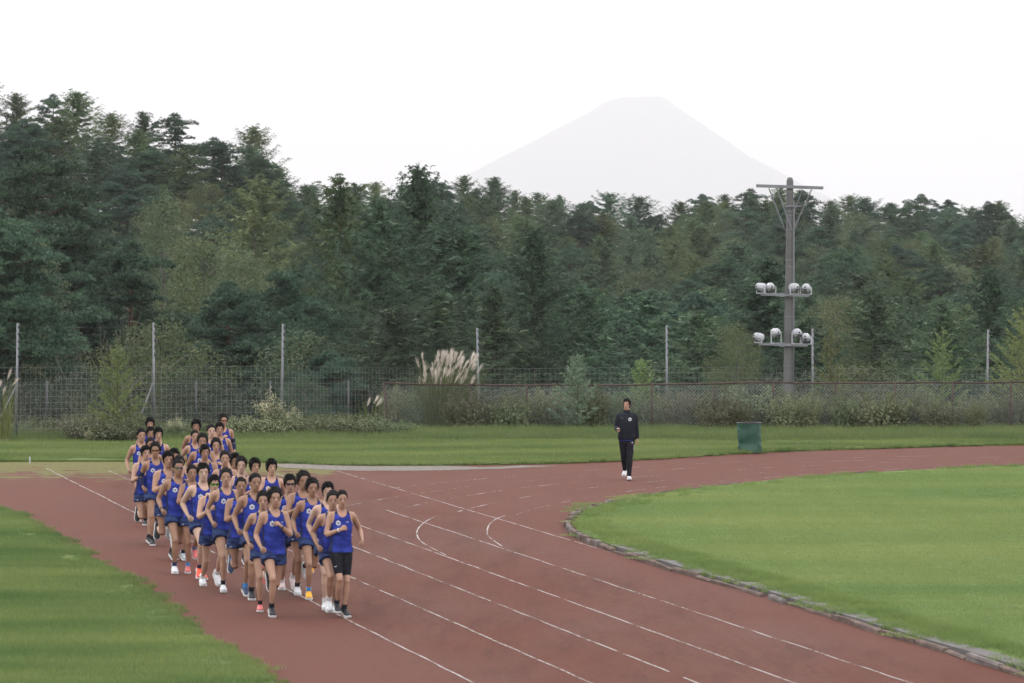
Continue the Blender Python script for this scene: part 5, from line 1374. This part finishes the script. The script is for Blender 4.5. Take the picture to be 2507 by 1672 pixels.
# indices: 0 leader,1 mirrored; 2 tights; 3/4 stance; 5/6 toe off; 7/8 contact; 9/10; 11/12 flight
# x, hair-top y in zoomed crop, kit, hair, skin, shoe, sock, glasses, extras, label
RUN = [
 (197, 63, 4, 'mop', 1, 'black', 'black', None, {}, 'bushy haired runner last in the file on the grass side'),
 (135, 140, 9, 'short', 1, 'pale', 'black', None, {}, 'bare shouldered runner leaning out on the grass side near the back'),
 (200, 128, 5, 'part', 2, 'black', 'black', None, {}, 'runner with a fringe over his brow just ahead of the last man'),
 (255, 135, 8, 'mop', 0, 'white', 'black', None, {}, 'runner almost hidden behind the fringed runner near the back'),
 (200, 205, 12, 'short', 2, 'black', 'black', None, {}, 'dark haired runner tucked behind the one in amber glasses'),
 (525, 78, 7, 'mop', 2, 'white', 'white', None, {}, 'mop haired runner at the tail of the track side file'),
 (632, 110, 3, 'short', 3, 'grey', 'black', None, {}, 'pale faced runner beside the armsleeve runner at the tail'),
 (690, 97, 10, 'part', 1, 'white', 'black', None, {}, 'runner whose dark hair shows behind the amber visored tall runner'),
 (718, 40, 1, 'wind', 1, 'white', 'black', 'amber', {'sleeve': 'RL', 'watch': 'L'}, 'tall runner at the tail wearing amber visor glasses and navy arm sleeves'),
 (515, 150, 6, 'crop', 1, 'black', 'black', None, {}, 'crop haired runner in front of the mop haired tail runner'),
 (570, 180, 4, 'wind', 2, 'pink', 'black', None, {}, 'runner with wind blown hair in the middle of the track side file'),
 (665, 212, 11, 'wind', 1, 'white', 'navy', None, {}, 'runner with big swept up hair and full chest emblem mid pack'),
 (585, 255, 9, 'part', 2, 'white', 'black', None, {}, 'long haired runner turning behind the swept up hair runner'),
 (165, 262, 8, 'part', 0, 'black', 'black', None, {}, 'soft haired runner on the grass side behind the amber glasses'),
 (235, 242, 7, 'wind', 2, 'black', 'black', 'amber', {'sleeve': 'R'}, 'runner looking down through amber glasses with one navy arm sleeve and black shoes'),
 (325, 300, 1, 'part', 1, 'black', 'black', None, {}, 'runner with straight fringe and black shoes beside the amber glasses runner'),
 (370, 282, 6, 'mop', 1, 'black', 'black', None, {}, 'runner seen only by dark hair behind the straight fringed runner'),
 (405, 332, 10, 'short', 2, 'grey', 'black', None, {}, 'runner half hidden behind the mirror visor runner'),
 (392, 358, 9, 'crop', 2, 'white', 'navy', 'mirror', {'watch': 'R'}, 'runner in silver mirror visor glasses with navy socks and white shoes'),
 (495, 398, 3, 'short', 2, 'pink', 'blue', None, {}, 'short fringed runner with blue socks and pink shoes'),
 (575, 385, 11, 'part', 3, 'orange', 'navy', None, {}, 'pale runner with neat parted hair and bright orange shoes'),
 (650, 470, 5, 'part', 0, 'white', 'white', 'green', {}, 'runner in green mirrored glasses lifting his knee, white shoes'),
 (735, 420, 7, 'short', 1, 'white', 'black', None, {}, 'upright runner with high forehead behind the leaders, pale shoes'),
 (730, 297, 4, 'short', 1, 'white', 'black', None, {}, 'dark quiffed runner behind the upright high forehead runner'),
 (800, 315, 12, 'mop', 2, 'white', 'black', None, {}, 'runner seen only by black hair behind two fringed runners'),
 (845, 345, 10, 'wind', 3, 'black', 'black', None, {}, 'tousled hair runner behind the blue sock pair mid pack'),
 (942, 350, 8, 'mop', 1, 'white', 'black', None, {}, 'runner with heavy fringe looking down in the middle of the pack'),
 (1060, 358, 3, 'mop', 0, 'white', 'black', None, {}, 'tall mop haired runner on the track side mid pack'),
 (842, 484, 1, 'crop', 2, 'navy', 'blue', None, {}, 'tanned crop haired runner with bright blue socks and dark shoes'),
 (942, 455, 9, 'crop', 2, 'black', 'black', None, {}, 'short cropped runner in black and grey shoes behind the leader'),
 (1000, 590, 7, 'wind', 1, 'pink', 'black', None, {}, 'small runner close behind the leader wearing coral pink shoes'),
 (1080, 562, 0, 'wind', 1, 'black', 'black', None, {'watch': 'L'}, 'leading runner with swept hair, wristwatch and black and white shoes'),
 (1190, 465, 5, 'part', 1, 'pale', 'white', 'dark', {}, 'runner in dark wraparound glasses with white and pink shoes'),
 (1285, 447, 3, 'wind', 2, 'white', 'black', None, {}, 'windswept runner behind the yellow shoed runner'),
 (1347, 498, 9, 'wind', 2, 'yellow', 'blue', None, {}, 'runner with tousled hair and bright yellow shoes'),
 (1460, 520, 7, 'part', 3, 'white', 'white', None, {}, 'pale runner with centre fringe and white shoes beside the tights runner'),
 (1495, 580, 11, 'short', 1, 'white', 'white', None, {}, 'runner hidden directly behind the one in black half tights'),
 (1560, 575, 2, 'crop', 1, 'black', 'black', None, {'watch': 'R'}, 'front runner in black half tights and a pale watch band'),
]
FEET = {31: 1505, 37: 1512, 36: 1498, 35: 1457, 34: 1382, 33: 1357, 32: 1335, 30: 1466, 29: 1400, 28: 1358, 22: 1332, 21: 1306, 20: 1260, 19: 1202, 18: 1200, 15: 1102, 14: 1000, 13: 985}      # where the planted shoe meets the track
rngp = random.Random(17)
for i, (zx, zy, k, hs_, skin, shoe, sock, gl, ex, lab) in enumerate(RUN):
    px, py = 300 + zx * .34444, 1000 + zy * .34444
    sc_ = 0.962 + rngp.uniform(-.012, .012); K = KITS[k]
    Y = (CAM_H - K.top * sc_) / ((py - 646.0) / FPX); X = X_at(px, Y)
    if i in FEET:
        fy = 1000 + FEET[i] * .34444; Y = CAM_H / ((fy - 9 - 646.0) / FPX); hh = CAM_H - (py - 646.0) / FPX * Y
        hh = min(1.80, max(1.64, hh)); sc_ = hh / K.top; Y = (CAM_H - hh) / ((py - 646.0) / FPX); X = X_at(px, Y)
    rz = math.atan(.2045) + R(rngp.uniform(-5, 5)); hy = K.J['head'].translation
    X -= hy.x * math.cos(rz) - hy.y * math.sin(rz); Y -= hy.y * math.cos(rz) * sc_ * .0
    make_person(K, X, Y, rz, sc_, skin, HAIR[hs_][i % 2], shoe, sock, lab, gl, ex.get('watch'), ex.get('sleeve'), 'runners in blue singlets', band=(k == 2))

# ---- the walker in a black tracksuit
pw = Pose(-14, 28, 8, 6, 6, 78, -4, 14, 1, 0, -16, -4, 12, 9, .15, .3, 22, 0)
warp, J = setup(pw)
mb = MB(); mb.rings([[warp(v) for v in tring(z)] for z in [t[0] for t in TZ if t[0] > 1.2]]); mb.tube([warp((0, .012, 1.44)), J['head'] @ Vector((0, .012, .05))], [.060, .055], 14); add_head(mb, J['head']); exm = MB()
for sd, s in (('R', -1), ('L', 1)):
    limb(mb, J['sh' + sd].lerp(warp((0, .012, 1.42)), .45), J['sh' + sd], [(0, .05), (1, .05)]); limb(mb, J['sh' + sd], J['el' + sd], [(0, .050), (1, .036)]); limb(mb, J['el' + sd], J['wr' + sd], [(0, .036), (1, .026)])
    w, fd = J['wr' + sd], J['fd' + sd]; nrm = Vector((-s, 0, 0)); nrm = (nrm - fd * nrm.dot(fd)).normalized(); side = fd.cross(nrm)
    mb.rings([[w + fd * t + (side * math.cos(a) * ww + nrm * math.sin(a) * .017) for a in [2 * math.pi * k / 10 for k in range(10)]] for t, ww in ((-.02, .027), (.02, .035), (.055, .042), (.088, .041))]); fingers(exm, w, fd, s, .45 if s > 0 else .1)
wx, wy = G(1537, 1176); SCW = 0.99
us, ss, lo = {}, {}, 9
for sd, s in (('R', -1), ('L', 1)):
    u, so, l_ = shoe_mesh(J, sd, s); us[sd], ss[sd] = u, so; lo = min(lo, l_)
wp = empty('person', (wx - .02, wy + .12, -lo * SCW), R(-3)); wp.scale = (SCW,) * 3
tag(wp, 'man in a black tracksuit walking on the track with a stopwatch in hand', 'person')
link('body', remeshed(mb, .0115, 3, exm, 'body', M_skin[1]), wp)
mb = MB(); jz = [.86, .90, .98, 1.06, 1.15, 1.25, 1.33, 1.39, 1.43, 1.455]
jo = [.030, .045, .052, .056, .050, .044, .036, .030, .024, .020]
mb.rings([[warp(v) for v in tring(z, o_)] for z, o_ in zip(jz, jo)])
mb.tube([warp((0, .010, 1.43)), warp((0, .004, 1.50)), warp((0, -.002, 1.535))], [.092, .078, .076], 16)
for sd, s in (('R', -1), ('L', 1)):
    limb(mb, J['sh' + sd].lerp(warp((0, .012, 1.42)), .4), J['sh' + sd], [(0, .062), (.6, .072), (1, .066)])
    limb(mb, J['sh' + sd], J['el' + sd], [(-.12, .045), (-.06, .062), (.04, .072), (.3, .072), (.7, .064), (1, .058)]); limb(mb, J['el' + sd], J['wr' + sd], [(0, .058), (.5, .055), (.85, .050), (.97, .040)])
jk = link('jacket', remeshed(mb, .013, 14, None, 'jacket', M_jacket), wp)
fnj = lambda x, z: front(x, z, .046, warp) + Vector((0, -.004, 0))
link('emblem', emblem_mesh(fnj, .075, 1.325, .036), jk)
o = link('chest_mark', wing_mesh(fnj, -.095, 1.345, .5), jk)
mb = MB(); mb.tube([fnj(0, 1.46) + Vector((0, .02, 0)), fnj(0, 1.36), fnj(0, 1.26)], .003, 4); mb.build('zip', M_dark, jk)
mb = MB(); mb.rings([[warp(v) for v in tring(z, o_, 24)] for z, o_ in ((.845, .018), (.875, .022), (.90, .02))]); mb.build('shirt_hem', M_blue, wp, smooth=True)
mb = MB(); mb.rings([[warp(v) for v in tring(z, .012, 24)] for z in (.78, .84, .90)])
for sd in 'RL':
    limb(mb, J['hip' + sd] + Vector((0, 0, .02)), J['knee' + sd], [(0, .100), (.2, .100), (.5, .090), (1, .072)]); limb(mb, J['knee' + sd], J['ank' + sd], [(0, .072), (.3, .070), (.7, .054), (.97, .048)])
pn = link('trousers', remeshed(mb, .013, 2, None, 'trousers', M_black), wp)
a, b = J['hipL'], J['kneeL']; d = (b - a).normalized(); fw = Vector((0, -1, 0)); fw = (fw - d * fw.dot(d)).normalized(); rt = Vector((1, 0, 0)); rt = (rt - d * rt.dot(d)).normalized()
c0 = a + d * .12 + fw * .093 + rt * .035; mb = MB()
for k, (h0, h1) in enumerate(((.010, .014), (.014, .024), (.020, .036))):      # three slanting bars
    x0 = -.026 + .018 * k; mb.add([c0 + rt * x0 - d * 0, c0 + rt * (x0 + .013), c0 + rt * (x0 + .010) - d * h1, c0 + rt * (x0 - .003) - d * h0], [(0, 1, 2, 3)])
mb.build('thigh_mark', M_print, pn)
mb = MB()
for t0, t1 in ((.30, .62),):
    for k in range(2):
        q0, q1 = a.lerp(b, t0), a.lerp(b, t1); r0, r1 = .098, .090; sdv = (rt * .86 + fw * .55).normalized() if k == 0 else (rt * .95 + fw * .33).normalized(); w_ = (d.cross(sdv)) * .004
        mb.add([q0 + sdv * r0 - w_, q0 + sdv * r0 + w_, q1 + sdv * r1 + w_, q1 + sdv * r1 - w_], [(0, 1, 2, 3)])
mb.build('side_stripe', M_print, pn)
for sd in 'RL':
    us[sd].materials.append(M_shoe['white']); o = link('shoe', us[sd], wp); link('sole', ss[sd], o)
dress_head(wp, J, HAIR['part'][0])
# stopwatch held in the raised hand: a thing of its own
w, fd = J['wrR'], J['fdR']; hp = wp.matrix_basis @ Vector(w + fd * .085 + Vector((.006, 0, .018)))
st = empty('stopwatch', hp, 0); tag(st, 'small dark stopwatch held in the walking man\'s raised hand', 'stopwatch')
mb = MB(); mb.tube([(0, 0, -.012), (0, -.004, .014)], [.034, .034], 14); mb.build('case', M_dark, st)
mb = MB(); mb.tube([(0, -.003, .0145), (0, -.0035, .016)], .024, 12); mb.build('dial', M_print, st)
mb = MB(); mb.tube([(0, -.034, 0), (0, -.048, 0)], .008, 8); mb.build('button', M_galv, st)
# ================================================================== the peak, its cloud and the haze
M_rock = plain('mountain_rock', (0.16, 0.15, 0.16), 0.95, 0.1, vary=0.2, scale=0.004)
MD = 34000.0; MK = 34 / 14.0
prof_s = [(800, 560), (960, 500), (1080, 455), (1169, 416), (1280, 360), (1370, 313), (1432, 280), (1481, 251), (1499, 243.5), (1512, 242), (1530, 238), (1552, 243.5), (1585, 243), (1615, 241.5), (1622, 237.5), (1630, 242), (1660, 264.5), (1700, 291.5), (1770, 340), (1835, 382), (1920, 430), (2030, 484), (2150, 536), (2300, 590)]
ppx = np.array([p[0] for p in prof_s]); ppy = np.array([p[1] for p in prof_s])
cx = X_at(1564, MD); mb = []
# revolve both flanks around the summit: radius -> height, the crater rim flat
hl = [(abs(X_at(x, MD) - cx), Z_at(y, MD)) for x, y in zip(ppx, ppy) if x < 1564][::-1]
hr = [(abs(X_at(x, MD) - cx), Z_at(y, MD)) for x, y in zip(ppx, ppy) if x >= 1564]
def mh(r, side):
    a = np.interp(r, [p[0] for p in hl], [p[1] for p in hl]); c = np.interp(r, [p[0] for p in hr], [p[1] for p in hr])
    return a * (1 - side) + c * side
V = []; na = 96; radii = [r_ * MK for r_ in [0, 20, 40, 50, 60, 66, 72, 78, 84, 90, 100, 110, 125, 140, 180, 230, 290, 360, 440, 540, 660, 760, 900, 1200]]
for r in radii:
    for k in range(na):
        a = 2 * math.pi * k / na; side = .5 + .5 * math.cos(a)
        rr = r
        z = mh(rr, side) if r <= 760 * MK else mh(760 * MK, side) * (1 - (r / MK - 760) / 440) - 12 * (r / MK - 760) / 440
        if r < 50 * MK: z -= 14 * (1 - r / 50 / MK)
        if 45 * MK < r < 80 * MK: z += 3 * mnoise.noise(Vector((math.cos(a) * 5, math.sin(a) * 5, 8.1)))
        x, y = cx + r * math.cos(a), MD + r * math.sin(a)
        g = mnoise.noise(Vector((math.cos(a) * 3.1, math.sin(a) * 3.1, r * .004))) * min(20, r * .02) + mnoise.noise(Vector((a * 9, r * .01, 3))) * min(5, r * .012)
        V.append((x, y, z + g))
F = [(j * na + k, j * na + (k + 1) % na, (j + 1) * na + (k + 1) % na, (j + 1) * na + k) for j in range(len(radii) - 1) for k in range(na)]
mt = link('mountain', mesh_np('mountain', V, F, M_rock), smooth=True)
tag(mt, 'pale flat topped volcanic peak fading into the haze', 'mountain', kind='structure')

hz = bpy.data.materials.new('haze_air'); hz.use_nodes = True
hn = hz.node_tree.nodes; hn.clear()
ho = hn.new('ShaderNodeOutputMaterial'); hv = hn.new('ShaderNodeVolumePrincipled')
hv.inputs['Color'].default_value = (0.955, 0.96, 0.985, 1)
hv.inputs['Density'].default_value = 0.000084
hv.inputs['Anisotropy'].default_value = 0.0
hz.node_tree.links.new(hv.outputs[0], ho.inputs['Volume'])
mb = MB(); zt = 1540.0; zb = -20.0
mb.box((0, 18500, (zt + zb) / 2), (22000, 38400, zt - zb))
hazeo = mb.build('haze', hz); tag(hazeo, 'thin pale evening haze over the whole place', 'haze', kind='stuff')
